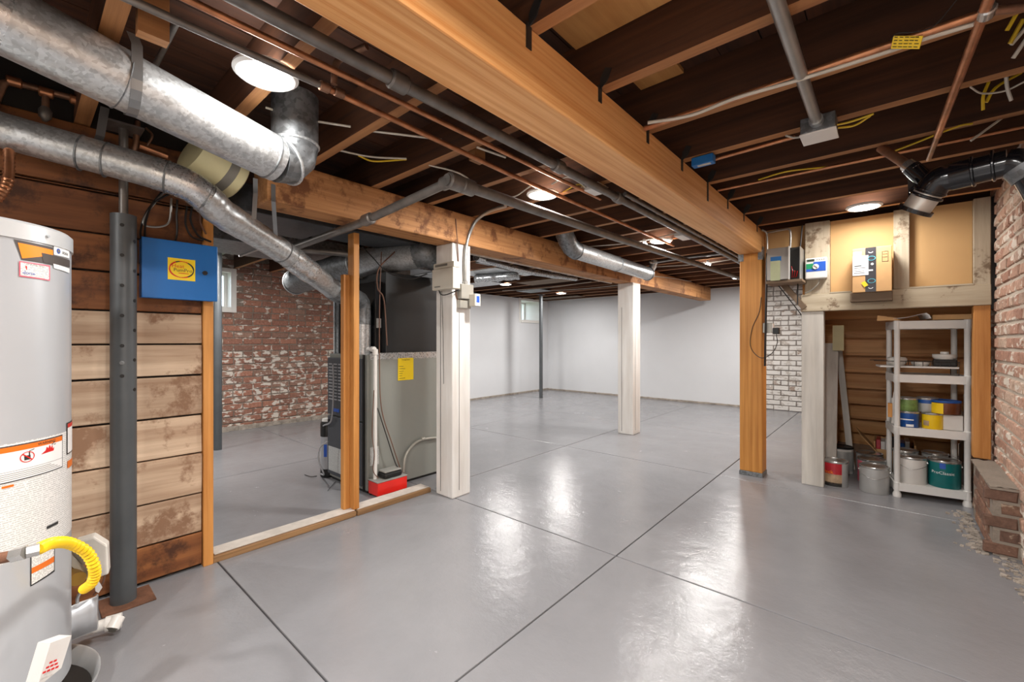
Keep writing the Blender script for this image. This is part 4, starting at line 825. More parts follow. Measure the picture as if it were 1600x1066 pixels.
MB().tube([(fx0+.04, fy0-.012, .47), (fx0+.04, fy0-.02, .47)], .012, 12).build('knob', 'black', ldr)
m_ = MB()
for i in range(12): m_.box(fx1-.001, fx1+.002, fy0+.03+i*.062, fy0+.094+i*.062, fz-.035+R.uniform(-.004, .004), fz+.012, 0, j=.0015)
m_.build('foil_tape', 'foil', t)
s0, s1 = PX(622, 560, fx1+.003), PX(646, 593, fx1+.003)
bx(fx1, fx1+.003, s0.y, s1.y, s1.z, s0.z).build('energy_sticker', 'yellow', t, label='yellow energy sticker')
m_ = MB(); yc = (s0.y+s1.y)/2
for i in range(6): m_.box(fx1+.003, fx1+.0038, s0.y+.01, s0.y+.03+R.random()*.05, s1.z+.015+.018*i, s1.z+.018+.018*i)
m_.text('EnergyGuide', .016, (fx1+.0042, yc, s0.z-.012), (0, 1, 0), (0, 0, 1), 0, .9); m_.build('sticker_print', 'ink', t)
bx(fx1, fx1+.002, fy0+.03, fy0+.10, .20, .33).build('side_plate', 'furnprint', t)
t = thing('plenum', 'dark sheet metal plenum standing on top of the furnace', 'duct', (-3.1, 2.1, fz))
bx(fx0+.02, fx1-.03, fy0+.18, fy1-.02, fz+.012, 1.62).build('duct_box', 'plenum', t, bevel=.004); bx(fx0+.02, fx1-.08, fy0+.12, fy0+.18, fz+.012, 1.55).build('coil_box', 'black_gloss', t, bevel=.004)
bx(fx1-.08, fx1-.078, fy0+.13, fy0+.17, 1.20, 1.27).build('data_plate', 'furnprint', t)
t = thing('return_duct', 'tall sheet metal return duct standing left of the furnace', 'duct', (-3.75, 2.1, 0))
bx(-3.98, -3.55, 2.0, 2.55, 0, 1.80).build('duct_box', 'galv_dull', t, bevel=.004); bx(-3.56, -3.54, 1.985, 2.01, 0, 1.8).build('corner_rail', 'galv', t); bx(-3.99, -3.97, 1.985, 2.01, 0, 1.8).build('corner_rail', 'galv', t)
pipe('iron_pipe', [(-3.46, 1.78, .45), (-3.46, 1.78, 1.78)], .014, 'black', 'vertical black gas pipe left of the furnace', 12)
cpos = PZ(512, 744, 0); t = thing('filter_canister', 'grey cylindrical canister with black ends left of the furnace', 'canister', cpos)
MB().lathe([(.05, 0), (.055, .01), (.055, .07)], cpos, 24).build('foot', 'black', t); MB().lathe([(.054, .07), (.054, .33)], cpos, 24).build('shell', 'canister', t); MB().lathe([(.055, .33), (.055, .43), (.048, .45)], cpos, 24).build('head', 'black', t); MB().lathe([(.044, .45), (.04, .47)], cpos, 24).build('cap', 'white_plastic', t)
m_ = MB(); th = math.atan2(-cpos.y, -cpos.x)
for (a0, a1, z0, z1) in ((-.55, -.1, .17, .27),):
    for i in range(6):
        b0, b1 = th+a0+(a1-a0)*i/6, th+a0+(a1-a0)*(i+1)/6; m_.add([cpos+Vector((.055*math.cos(b), .055*math.sin(b), z)) for b, z in ((b0, z0), (b1, z0), (b1, z1), (b0, z1))], [(0, 1, 2, 3)])
m_.build('badge', 'blue_ink', t)
pipe('clear_hose', [cpos+Vector((.03, -.05, .42)), PD(518, 655, 3.35), PD(521, 600, 3.35), PD(520, 570, 3.35)], .006, 'canister', 'grey hose rising from the canister beside the furnace', 8, 'hose', sm=True)
pipe('clear_hose', [PD(512, 690, 3.3), PD(500, 700, 3.3), PD(498, 720, 3.3), PD(506, 741, 3.33), cpos+Vector((0, -.055, .03))], .006, 'canister', 'grey hose looping around the canister foot', 8, 'hose', sm=True)
pipe('loose_wire', [PZ(476, 742, .004), PZ(486, 745, .01), PZ(495, 744, .004)], .003, 'cable_black', 'short dark wire scrap on the furnace room floor', 6, 'wire', sm=True)
pipe('loose_wire', [PZ(524, 753, .004), PZ(516, 762, .008), PZ(512, 767, .004)], .002, 'cable_black', 'curled wire scrap on the floor before the furnace', 6, 'wire', sm=True)
# condensate pump and drain line
t = thing('condensate_pump', 'red box shaped condensate pump with a grey motor cover beside the furnace', 'pump', (-2.74, 1.8, 0))
bx(-2.81, -2.685, 1.655, 1.90, .012, .105).build('reservoir', 'pump_red', t, bevel=.006); bx(-2.813, -2.682, 1.652, 1.903, .105, .113).build('lid', 'grayplastic', t, bevel=.003)
bx(-2.80, -2.70, 1.72, 1.87, .113, .155).build('motor_cover', 'black', t, bevel=.014); bx(-2.795, -2.705, 1.725, 1.865, .155, .168).build('motor_top', 'grayplastic', t, bevel=.006)
tq = MB(); 
for x, y in ((-2.8, 1.67), (-2.7, 1.67), (-2.8, 1.885), (-2.7, 1.885)): tq.box(x-.008, x+.008, y-.008, y+.008, 0, .012)
tq.build('rubber_feet', 'black', t, kind='stuff')
pc = (-2.775, 1.69); pipe('drain_pipe', [(pc[0], pc[1], .10), (pc[0], pc[1], .985), (pc[0], pc[1], 1.02), (pc[0]-.025, pc[1]+.0, 1.04), (pc[0]-.09, pc[1]-.01, 1.04)], .0135, 'white_plastic', 'white plastic drain line rising from the red pump', 16, fit=[((pc[0], pc[1], 1.02), (0, 0, 1)), ((pc[0]-.03, pc[1], 1.04), (1, 0, 0))])
tq = MB(); 
for z in (.95, .69): tq.box(pc[0]-.02, pc[0]+.03, pc[1]-.002+.012, pc[1]+.04, z, z+.004)
tag(tq.build('pipe_tie', 'black'), 'black ties holding the white drain line to the furnace', 'tie') if False else None
cable([(-2.79, 1.75, 1.75), (-2.79, 1.735, 1.4), (-2.775, 1.725, .9), (-2.77, 1.74, .6), (-2.73, 1.80, .35), (-2.72, 1.86, .165)], .004, 'cable_brown', 'brown tube hanging from the ceiling to the pump')
cable([(-2.76, 1.67, .75), (-2.765, 1.66, .45), (-2.745, 1.665, .3), (-2.77, 1.67, .18), (-2.75, 1.70, .118)], .003, 'cable_brown', 'thin dark wires twisted along the white drain line')
cable([(-2.76, 1.70, .62), (-2.75, 1.77, .4), (-2.75, 1.84, .2), (-2.74, 1.86, .165)], .004, 'cable_black', 'black cord dropping from drain line to the pump motor')
a_ = [PX(592, 640, -2.79), PX(604, 690, -2.79), PX(628, 728, -2.79)]
pipe('flex_conduit', [(-2.79, PX(630, 735, -2.79).y, PX(630, 738, -2.79).z), PX(634, 712, -2.80), PX(648, 693, -2.80), PX(665, 686, -2.80), PX(684, 684, -2.80)], .010, 'graybox', 'grey flexible conduit arching on the furnace side', 12, sm=True, fit=[(PX(661, 686, -2.80), (0, 1, 0))])
cable([PX(598, 390, -2.72)+Vector((0, .1, 0)), PX(592, 420, -2.72), PX(590, 450, -2.75), PX(600, 470, -2.8), PX(605, 540, -2.80)], .005, 'cable_brown', 'brown and red tubing dropping in front of the dark plenum')
cable([PD(566, 385, 2.9), PD(582, 402, 2.9), PD(605, 425, 2.85), PD(640, 436, 2.8), PD(668, 428, 2.75)], .004, 'cable_black', 'black cable sagging across the big furnace duct')
# ------------------------------------------------------------ boxes on white post
t = thing('control_box', 'beige ventilation control box on the thick white post', 'control box', (-2.36, 1.95, 1.45))
px0, px1 = PY(674, 430, 1.92).x, PY(707, 430, 1.92).x
bx(px0, px1, 1.925, 1.99, 1.455, 1.60).build('case', 'beige', t, bevel=.005); bx(px0+.01, px1+.002, 1.93, 1.99, 1.60, 1.64).build('upper_cover', 'beige', t, bevel=.005)
m_ = MB(); m_.box(px0+.03, px0+.09, 1.9235, 1.925, 1.472, 1.48); m_.box(px0+.03, px0+.16, 1.928, 1.93, 1.615, 1.63); m_.build('vent_marks', 'tape_gray', t)
cable([(px0+.04, 1.955, 1.455), (px0+.07, 1.95, 1.425), (px0+.13, 1.95, 1.42), (px1, 1.97, 1.445), (-2.275, 2.03, 1.452)], .004, 'cable_black', 'black wires looping beneath the beige control box')
cable([PY(690, 452, 1.98), PY(692, 520, 1.985), PY(693, 600, 1.985)], .0015, 'cable_black', 'fine wire hanging down the thick white post')
cable([(-2.262, 2.07, 1.80), (-2.275, 2.07, 1.7), (-2.272, 2.075, 1.55), (-2.27, 2.07, 1.45), (-2.268, 2.08, 1.38), (-2.268, 2.12, 1.34)], .004, 'red', 'reddish wire running down the right face of the thick white post') if False else None
cable([PX(712, 342, -2.265), PX(714, 372, -2.27), PX(716, 410, -2.278), PX(714, 440, -2.278), PX(713, 462, -2.278), PX(722, 480, -2.278)], .004, 'cable_brown', 'reddish brown cable down the face of the thick white post')
pipe('conduit_pipe', [PX(790, 322, -1.9), PX(765, 330, -2.1), PX(744, 345, -2.24), PX(732, 370, -2.262), PX(727, 400, -2.266), PX(727, 445, -2.268)], .012, 'conduit', 'bent grey conduit from the joists down to the box on the white post', 14, sm=True, fit=[(PX(727, 443, -2.268), (0, 0, 1))])
t = thing('outlet_box', 'grey metal outlet box below the bent conduit on the white post', 'outlet', (-2.26, 2.1, 1.36))
oy0, oy1 = PX(716, 450, -2.27).y, PX(735, 450, -2.27).y
bx(-2.285, -2.235, oy0, oy1, 1.395, 1.50).build('box_body', 'graybox', t, bevel=.005); bx(-2.283, -2.25, oy0, oy1-.01, 1.33, 1.39).build('lower_box', 'graybox', t, bevel=.005)
t = thing('plug_timer', 'small white plug-in monitor with blue screen beside the outlet box', 'monitor', (-2.2, 2.14, 1.37))
bx(-2.235, -2.175, oy1-.045, oy1+.005, 1.345, 1.43).build('case', 'beige', t, bevel=.004); bx(-2.175, -2.172, oy1-.043, oy1+.003, 1.347, 1.428).build('face_plate', 'white_gloss', t); bx(-2.172, -2.1705, oy1-.035, oy1-.005, 1.37, 1.415).build('screen', 'blue_ink', t)
# ------------------------------------------------------------ closet wall at right
YC = 4.0
uw = thing('partition_wall', 'upper storage wall of tan panels and cream studs above the shelf opening', 'partition', (0, YC, 1.33)); del uw['label'], uw['category']; uw.name = 'wall_partition'; uw['kind'] = 'structure'
for (a, b_) in ((-.765, -.49), (-.335, .02), (.10, .40)): bx(a, b_, YC+.03, YC+.04, 1.46 if a > -.5 else 1.56, 2.0).build('panel', 'cardpanel', uw)
for (a, b_) in ((-.49, -.335), (.02, .10), (.40, .475)): bx(a, b_, YC-.02, YC+.025, 1.455, 2.0, j=.002).build('stud', 'cream_stud', uw, bevel=.004)
bx(-.515, .475, YC-.03, YC+.02, 1.325, 1.455, j=.002).build('rail', 'cream_rail', uw, bevel=.004)
bx(-.335, -.21, YC-.031, YC+.02, 1.455, 1.463).build('ledge_strip', 'cream_rail', uw); bx(.10, .40, YC-.03, YC+.02, 1.455, 1.465).build('ledge_strip', 'cream_rail', uw)
bx(.475, .50, YC, YC+.03, 1.3, 2.0).build('filler', 'dark', uw)
tag(bx(-.512, -.372, YC-.02, YC+.075, 0, 1.325, j=.001).build('white_post', 'white_board', bevel=.004), 'flat white painted board post at the left of the storage opening', 'post')
tag(bx(.40, .475, YC-.015, YC+.08, .36, 1.325, j=.002).build('wall_stud', 'stud_fir', bevel=.004), 'rough orange stud standing on the brick pier', 'stud')
m_ = MB(); m_.bar(PY(1216, 436, YC-.01), PY(1258, 482, YC-.01), .04, .05, up=(0, 1, 0)); tag(m_.build('diagonal_brace', 'gray_ply', bevel=.003), 'grey brown diagonal brace under the steel cabinet', 'brace')
# shelf with parcel
tag(bx(-.21, .015, 3.87, YC-.032, 1.375, 1.437).build('ledge_block', 'gray_ply', bevel=.003), 'grey brown plywood ledge carrying the parcel', 'ledge')
t = thing('parcel', 'cardboard parcel with black tape and white shipping label on the ledge', 'box', (-.1, 3.9, 1.437))
kx0, kx1, kz0, kz1, ky = -.197, .012, 1.437, 1.742, 3.85
bx(kx0, kx1, ky, YC-.035, kz0, kz1).build('carton', 'cardboard', t, bevel=.003)
tx0, tx1 = PY(1352, 420, ky).x, PY(1369, 420, ky).x
bx(tx0, tx1, ky-.001, ky, kz0, kz1).build('tape', 'boxtape', t); bx(kx0+.002, PY(1357, 420, ky).x, ky-.0025, ky-.001, 1.555, 1.69).build('shipping_label', 'label_white', t); bx(kx0+.005, kx0+.05, ky-.0018, ky-.0005, 1.69, 1.72).build('small_label', 'label_white', t)
m_ = MB(); tc_ = (tx0+tx1)/2
def arc(mb, cx, cz, r, a0, a1, w, y, mi, sx=1, n=10):
    for i in range(n):
        b0, b1 = a0+(a1-a0)*i/n, a0+(a1-a0)*(i+1)/n
        mb.add([(cx+sx*q*math.cos(b), y, cz+q*math.sin(b)) for q, b in ((r-w, b0), (r+w, b0), (r+w, b1), (r-w, b1))], [(0, 1, 2, 3)], mi)
for z in (kz1-.03, kz0+.03): arc(m_, tc_, z+.006, .013, PI*1.15, PI*1.85, .0018, ky-.0016, 0)
for z in (kz1-.075, kz0+.075): arc(m_, tc_+.005, z, .014, 0, 2*PI, .0015, ky-.0028, 1, 1.4, 16)
m_.box(tc_-.01, tc_+.012, ky-.0028, ky-.0026, 1.58, 1.59, 0); arc(m_, tc_+.008, 1.627, .005, 0, 2*PI, .003, ky-.0028, 0)
m_.build('tape_print', ['label_white', 'tealink'], t, kind='stuff')
m_ = MB(); q0 = PY(1378, 393, ky); q1 = PY(1388, 408, ky)
for (a, b_, c_, d_) in ((q0.x, q1.x, q0.z-.002, q0.z), (q0.x, q1.x, q1.z, q1.z+.002), (q0.x, q0.x+.002, q1.z, q0.z), (q1.x-.002, q1.x, q1.z, q0.z), (q0.x+.004, q1.x-.004, q0.z-.02, q0.z-.018), (q0.x+.004, q1.x-.004, q0.z-.04, q0.z-.038)): m_.box(a, b_, ky-.001, ky-.0003, c_, d_)
for i in range(4): m_.box(kx0+.01, kx0+.04+.04*R.random(), ky-.0032, ky-.0026, 1.57+.012*i, 1.5725+.012*i)
m_.box(kx0+.012, kx0+.05, ky-.0032, ky-.0026, 1.618, 1.624); m_.build('print_marks', 'ink', t)
m_ = MB(); cq = PY(1351, 444, ky-.004); m_.bar(cq+Vector((-.009, 0, .015)), cq+Vector((.009, 0, -.015)), .0006, .024, up=(1, 0, .6)); m_.build('yellow_sticker', 'yellow', t)
# sprinkler controller
t = thing('sprinkler_controller', 'grey controller with dial, green and blue face on cream stud', 'controller', (-.41, 3.95, 1.55))
cx0, cx1, cz0, cz1, cy = PY(1258, 420, 3.92).x, PY(1292, 420, 3.92).x, 1.565, 1.722, 3.92
bx(cx0, cx1, cy, YC-.02, cz0, cz1).build('case', 'white_plastic', t, bevel=.008); mid = (cx0+cx1)/2
m_ = MB(); m_.box(cx0+.006, mid-.015, cy-.0015, cy, cz0+.075, cz0+.115, 0); m_.box(mid-.015, cx1-.006, cy-.0015, cy, cz0+.055, cz0+.125, 1); m_.box(cx0+.006, mid-.015, cy-.0015, cy, cz0+.055, cz0+.075, 1); m_.build('face_print', ['ctrl_green', 'ctrl_blue'], t)
bx(cx0+.012, cx0+.058, cy-.002, cy, cz1-.027, cz1-.010).build('display', 'lcd', t); MB().tube([(mid, cy, cz0+.09), (mid, cy-.008, cz0+.09)], .019, 24).build('dial', 'white_gloss', t); m_ = MB(); m_.bar((mid-.011, cy-.009, cz0+.1), (mid+.011, cy-.009, cz0+.08), .003, .006, up=(0, 1, 0)); m_.build('pointer', 'ink', t)
m_ = MB()
for i in range(4): m_.tube([(mid+.008+i*.014, cy, cz1-.016), (mid+.008+i*.014, cy-.003, cz1-.016)], .003, 8)
m_.build('buttons', 'tape_gray', t, kind='stuff')
cable([(mid+.02, 3.95, cz0), (mid+.01, 3.94, cz0-.04), (mid-.03, 3.95, cz0-.08), (cx0-.005, 3.96, cz0-.10)], .004, 'graybox', 'grey wires curling beneath the controller')
# steel cabinet
t = thing('steel_cabinet', 'open steel cabinet with blue tape and green paper beside the orange post', 'cabinet', (-.62, 3.85, 1.55))
sx0, sx1, sx2, sz0, sz1, sy = -.705, -.565, -.50, 1.56, 1.80, 3.76
bx(sx0, sx1, sy, sy+.012, sz0, sz1).build('door', 'steel', t, bevel=.003); bx(sx0, sx1, sy+.012, YC+.03, sz0, sz1).build('cabinet_box', 'steel', t, bevel=.003)
bx(sx1, sx1+.008, sy-.005, sy+.01, sz0-.003, sz1+.003).build('white_edge', 'white_gloss', t, label='white door edge'); bx(sx1+.001, sx2, sy+.06, YC+.02, sz0, sz1).build('black_interior', 'blackbox', t, label='black electronics side'); bx(sx2-.001, sx2+.004, sy+.04, YC+.02, sz0-.003, sz1).build('flange', 'steel', t)
bx(sx0+.025, sx0+.095, sy-.002, sy, 1.70, 1.735).build('blue_tape', 'tape_blue', t); bx(sx0+.025, sx0+.088, sy-.005, sy-.002, 1.555, 1.703).build('paper', 'paper_green', t, label='pale green folded paper')
m_ = MB()
for i in range(5): m_.tube(curve([(sx1+.012+.008*i, sy+.058, 1.66-.02*i), (sx1+.02+.008*i, sy+.04, 1.62), (sx1+.015+.006*i, sy+.056, 1.575)], 4), .0018, 5, i % 2)
m_.build('wires', ['red', 'cable_black'], t, kind='stuff')
tag(bx(sx0-.01, sx2+.02, sy+.02, YC+.03, sz0-.022, sz0-.003).build('cabinet_shelf', 'gray_ply', bevel=.003), 'thin plywood shelf right below the steel cabinet', 'shelf')
pipe('conduit_pipe', [(-.765, 3.9, 1.985), (-.74, 3.93, 1.96), (-.735, 3.93, 1.88), (-.735, 3.93, 1.80)], .008, 'conduit', 'thin grey conduit curving over the end of the bright beam', 12, sm=True)
pipe('conduit_pipe', [(-.74, 3.95, 1.965), (-.62, 3.92, 1.965), (-.58, 3.9, 1.955), (-.572, 3.9, 1.90), (-.575, 3.9, 1.80)], .008, 'conduit', 'grey conduit bent down into the steel cabinet', 12, sm=True)
cable([(-.735, 3.93, 1.80), (-.74, 3.93, 1.5), (-.745, 3.93, 1.2), (-.75, 3.93, .9)], .008, 'cable_black', 'thick black cable beside the orange post')
cable([(-.50, 3.93, 1.98), (-.51, 3.93, 1.85), (-.525, 3.93, 1.7), (-.53, 3.93, 1.45), (-.53, 3.93, 1.38)], .005, 'cable_black', 'black cable hanging between steel cabinet and controller')
cable([PY(1215, 445, 3.98), PY(1235, 470, 3.99), PY(1258, 500, 3.99)], .004, 'cable_black', 'black cable following the diagonal brace')
t = thing('outlet_box', 'grey outlet with a black plug adapter on the orange post side', 'outlet', (-.755, 3.98, 1.17))
ob0, ob1 = PY(1193, 505, 3.95), PY(1206, 505, 3.95)
bx(-.77, ob1.x, 3.95, 4.02, 1.165, 1.245).build('box_body', 'graybox', t, bevel=.003); bx(ob1.x, ob1.x+.006, 3.955, 4.015, 1.17, 1.24).build('cover', 'white_plastic', t); bx(ob1.x+.006, ob1.x+.05, 3.945, 3.99, 1.155, 1.205).build('plug_adapter', 'black', t, bevel=.004)
cable([(ob1.x+.03, 3.96, 1.155), (ob1.x+.035, 3.955, 1.08), (ob1.x, 3.94, 1.0), (-.78, 3.93, .965), (-.85, 3.925, 1.05), (-.84, 3.925, 1.2), (-.79, 3.927, 1.33), (-.775, 3.927, 1.45)], .003, 'cable_black', 'black adapter cord looping around the orange post')
# ------------------------------------------------------------ stairs behind the opening
t = thing('staircase', 'underside of pine stairs behind the storage opening', 'stairs', (0, 5.2, 0))
rise, run, n = .165, .125, 12; yb = 5.95
for i in range(n):
    y = yb-run*i; z = rise*i
    bx(-.48, .495, y-.022, y, max(z, .0), z+rise-.002, j=.001).build('riser', 'stair_pine', t); bx(-.48, .495, y-run-.022, y-.0225, z+rise-.024, z+rise, j=.001).build('tread', 'stair_pine', t)
tag(bx(-.52, -.49, 4.1, 6.2, 0, 2.0).build('stair_stringer', 'stud_fir'), 'plywood side wall closing the left of the stairs', 'panel')
o = bx(-.36, -.285, 4.50, 4.515, 1.02, 1.23).build('cream_board', 'insul'); tag(o, 'cream plastic sheet behind the white board post', 'board')
m_ = MB(); m_.bar((-.39, 4.35, 0.0), (-.39, 4.55, 1.08), .13, .018, up=(0, 1, 0)); tag(m_.build('white_plank', 'white_board'), 'upright white plank leaning beside the white board post', 'board')
m_ = MB(); m_.bar((-.245, 4.72, 0.0), (-.34, 4.80, 1.05), .045, .015, up=(0, 1, 0)); tag(m_.build('white_lath', 'white_board'), 'narrow slanting white lath in front of the stairs', 'board')
m_ = MB(); m_.bar((-.40, 4.70, 0.02), (-.42, 4.92, 1.25), .12, .012, up=(0, 1, 0)); tag(m_.build('pine_offcut', 'stair_pine'), 'orange pine offcut leaning behind the white boards', 'board')
# brick pier
bp = thing('brick_pier', 'low brick pier with a mortar cap at the foot of the right wall', 'pier', (.445, 3.65, 0))
X0, X1_, Y0, Y1, ZT = .392, .502, 3.30, 3.98, .355
bx(X0+.008, X1_, Y0+.008, Y1, 0, ZT-.012).build('mortar_core', 'mortar', bp); m_ = MB(); nx, ny = 6, 30; vs = []
for i in range(nx+1):
    for k in range(ny+1): vs.append((X0-.006+(X1_-X0+.006)*i/nx+(R.uniform(-.004, .004) if i == 0 else 0), Y0-.006+(Y1-Y0)*k/ny+(R.uniform(-.004, .004) if k == 0 else 0), ZT+R.uniform(-.003, .003)))
m_.add(vs, [(i*(ny+1)+k, (i+1)*(ny+1)+k, (i+1)*(ny+1)+k+1, i*(ny+1)+k+1) for i in range(nx) for k in range(ny)], 0, True)
m_.box(X0-.002, X1_, Y0-.002, Y1, ZT-.016, ZT-.003)
m_.build('mortar_cap', 'mortar', bp)
brickwall(bp, X0+.008, 'x-', Y0+.09, Y1-.06, 0, ZT-.005, 'brick_dark', L=.17, hh=.055, gap=.014, limit=60)
brickwall(bp, Y0+.008, 'y-', X0+.035, X1_, 0, ZT-.005, 'brick_dark', L=.12, hh=.055, gap=.014, limit=60)
# ------------------------------------------------------------ plastic shelf
SC = Vector((.215, 4.13, 0)); SA = math.radians(9)
SH = thing('shelf_unit', 'white plastic four tier storage shelf holding paint cans', 'shelf', SC)
sw, sd = .355, .27        # post centre spacing; local frame: x along width, y depth
def sp(x, y, z): 
    ca, sa_ = math.cos(SA), math.sin(SA); return Vector((SC.x+x*ca-y*sa_, SC.y+x*sa_+y*ca, z))
for ix, x in enumerate((-sw/2, sw/2)):
    for y in (0, sd):
        m_ = MB(); prof = [(.024, 0), (.024, .02), (.016, .045), (.016, .10)]
        for z in (.10, .495, .865, 1.24): prof += [(.0165, z-.06), (.0205, z-.055), (.0205, z), (.0165, z+.004)]
        prof = [q for q in prof if q[1] <= 1.245]; prof.sort(key=lambda q: q[1]); m_.lathe(prof, sp(x, y, 0), 18); m_.build('post', 'white_plastic', SH)
for z in (.10, .495, .865, 1.24):
    m_ = MB(); 
    def lb(x0, x1, y0, y1, z0, z1, mi=0):
        b0 = len(m_.v); m_.box(x0, x1, y0, y1, z0, z1, mi); 
        for i in range(b0, len(m_.v)): q = m_.v[i]; m_.v[i] = sp(q.x, q.y, q.z)
    lb(-sw/2+.01, sw/2-.01, -.018, -.008, z-.055, z); lb(-sw/2+.01, sw/2-.01, sd+.008, sd+.018, z-.055, z); lb(-sw/2-.018, -sw/2-.008, 0, sd, z-.055, z); lb(sw/2+.008, sw/2+.018, 0, sd, z-.055, z)
    lb(-sw/2, sw/2, -.008, sd+.008, z-.012, z-.004)
    for k in range(5): lb(-sw/2+.04+k*.06, -sw/2+.05+k*.06, 0, sd, z-.045, z-.012)
    m_.build('shelf_board', 'white_plastic', SH)
def rotp(m, c, a): return m.rotz(c, a)
# cans
def can(name, p, r, h, body, lab, cat='paint can', lid='tin', bail=True, bands=(), txt=None, group=None, th=None):
    t = thing(name, lab, cat, p, group); p = Vector(p)
    MB().lathe([(r-.002, 0), (r, .003), (r, h-.012)], p, 32).build('body', body, t)
    MB().lathe([(r+.0015, h-.014), (r+.003, h-.010), (r+.003, h-.003), (r, h), (r-.008, h), (r-.012, h-.005), (.004, h-.004)], p, 32).build('lid', lid, t)
    tc = math.atan2(-p.y, -p.x) if th is None else th
    for (a0, a1, z0, z1, mt) in bands:
        m = MB(); k = 12
        for i in range(k):
            b0, b1 = tc+a0+(a1-a0)*i/k, tc+a0+(a1-a0)*(i+1)/k; m.add([p+Vector(((r+.0012)*math.cos(b), (r+.0012)*math.sin(b), z)) for b, z in ((b0, z0*h), (b1, z0*h), (b1, z1*h), (b0, z1*h))], [(0, 1, 2, 3)], 0, True)
        m.build('label_band', mt, t)
    for (s, size, a, z, mt) in (txt or ()):
        vs, fs = textmesh(s); m = MB(); m.map2(vs, fs, lambda x, y: p+Vector(((r+.0026)*math.cos(tc+a+x*size/r), (r+.0026)*math.sin(tc+a+x*size/r), z*h+y*size)), 0); m.build('lettering', mt, t)
    if bail:
        for s in (-1, 1):
            q = p+Vector((math.cos(tc+s*1.5)*r, math.sin(tc+s*1.5)*r, h*.8)); MB().tube([q, q+Vector((math.cos(tc+s*1.5), math.sin(tc+s*1.5), 0))*.006], .007, 10).build('bail_ear', 'tin', t)
        e0 = p+Vector((math.cos(tc+1.5)*(r+.005), math.sin(tc+1.5)*(r+.005), h*.8)); e1 = p+Vector((math.cos(tc-1.5)*(r+.005), math.sin(tc-1.5)*(r+.005), h*.8)); o_ = Vector((math.cos(tc), math.sin(tc), 0))
        MB().tube(curve([e0, (e0+e1)/2+(e0-e1)*.4+o_*r*.7-Vector((0, 0, h*.1)), (e0+e1)/2+o_*(r+.012)-Vector((0, 0, h*.22)), (e0+e1)/2+(e1-e0)*.4+o_*r*.7-Vector((0, 0, h*.1)), e1], 6) if bail == 'down' else curve([e0, (e0+e1)/2+(e0-e1)*.35+Vector((0, 0, .055)), (e0+e1)/2+Vector((0, 0, .075)), (e0+e1)/2+(e1-e0)*.35+Vector((0, 0, .055)), e1], 6), .0014, 6).build('bail', 'tin', t)
    return t
pA = PZ(1307, 752, 0)
can('paint_can', (-.318, 4.13, 0), .083, .19, 'cangrey', 'gallon can with red, tan and black wood stain label beside the white board post', bands=[(-1.4, .55, .50, .93, 'redcan'), (-1.4, .55, .12, .50, 'tancan'), (-1.4, .55, .02, .17, 'blackbox')], txt=[('Deck', .035, -.55, .58, 'orange')], bail=False)
can('paint_can', (-.31, 4.58, 0), .084, .215, 'canwhite', 'tall white bucket with a black rim behind the red labelled can', lid='black', bands=[(-.5, 1.2, .1, .85, 'cangrey')], txt=None, bail=False)
can('paint_can', (-.085, 4.13, 0), .086, .19, 'cangrey', 'plain grey gallon can nearest the shelf foot on the floor', bail='down')
can('paint_can', (-.105, 4.37, 0), .086, .19, 'cangrey', 'gallon can with a pink striped side behind the plain grey can', bands=[(-1.5, -.7, .05, .9, 'pink')], bail=False)
can('paint_can', (-.125, 4.585, 0), .086, .19, 'cangrey', 'rearmost grey gallon can in the row by the shelf', bail=False)
# on shelf
zs = .496-.004
def onshelf(x, y, z): return sp(x, y, z)
q_r, q_h = .052, .112
can('paint_can', onshelf(-.105, .07, zs), .058, q_h, 'bluecan', 'small blue quart can on the third tier, left', bail=False, bands=[(-.9, .5, .45, .52, 'label_white'), (-.2, .5, .05, .2, 'label_white')])
can('paint_can', onshelf(.02, .065, zs), .056, q_h, 'yellowcan', 'small bright yellow quart can between blue can and white box', bail=False, bands=[(-.9, -.3, .2, .5, 'tancan')])
t = bx(0, 0, 0, 0, 0, 0); cxy = onshelf(.125, .07, zs)
tag(bx(cxy.x-.052, cxy.x+.045, cxy.y-.045, cxy.y+.05, zs, zs+.105).build('white_box', 'canwhite', bevel=.004), 'small white square box on the third tier, right', 'box')
zz_ = zs+q_h
can('paint_can', onshelf(-.11, .07, zz_), .056, .095, 'greencan', 'small can with mottled green and yellow label stacked on the blue can', bail=False)
can('paint_can', onshelf(-.0, .10, zz_), .058, .10, 'cangrey', 'small grey can behind, above the yellow can', bail=False, bands=[(-1, 1, .6, .85, 'bluecan')])
can('paint_can', onshelf(.085, .055, zz_), .075, .09, 'browncan', 'wider can with yellow and brown label on top of the yellow can and white box', bail=False, bands=[(-1.6, -.15, .02, .8, 'yellowcan')], lid='bluecan', txt=[('?', .02, -.9, .45, 'ink')] if False else None)
t = thing('caulk_tube', 'white pointed caulk nozzle rising behind the green labelled can', 'tube', onshelf(-.165, .15, zs)); c_ = onshelf(-.165, .15, 0)
MB().lathe([(.02, zs), (.02, zs+.19)], c_, 16).build('tube_body', 'white_plastic', t); MB().lathe([(.012, zs+.19), (.003, zs+.26)], c_, 12).build('nozzle', 'white_gloss', t)
z4 = .096
can('paint_can', onshelf(-.085, .085, z4), .080, .185, 'canwhite', 'white gallon can with silver lid on the bottom tier', bail='down')
can('paint_can', onshelf(.085, .085, z4), .083, .185, 'tealcan', 'teal labelled gallon can on the bottom tier, right', bail=True, txt=[('ProClassic', .028, -.1, .56, 'label_white')], bands=[(-.28, .08, .72, .92, 'blue_ink')])
can('paint_can', onshelf(-.09, .235, z4), .07, .20, 'cangrey', 'grey can at the back of the bottom tier, left', bail=False); can('paint_can', onshelf(.07, .24, z4), .07, .20, 'cangrey', 'grey can at the back of the bottom tier, right', bail=False)
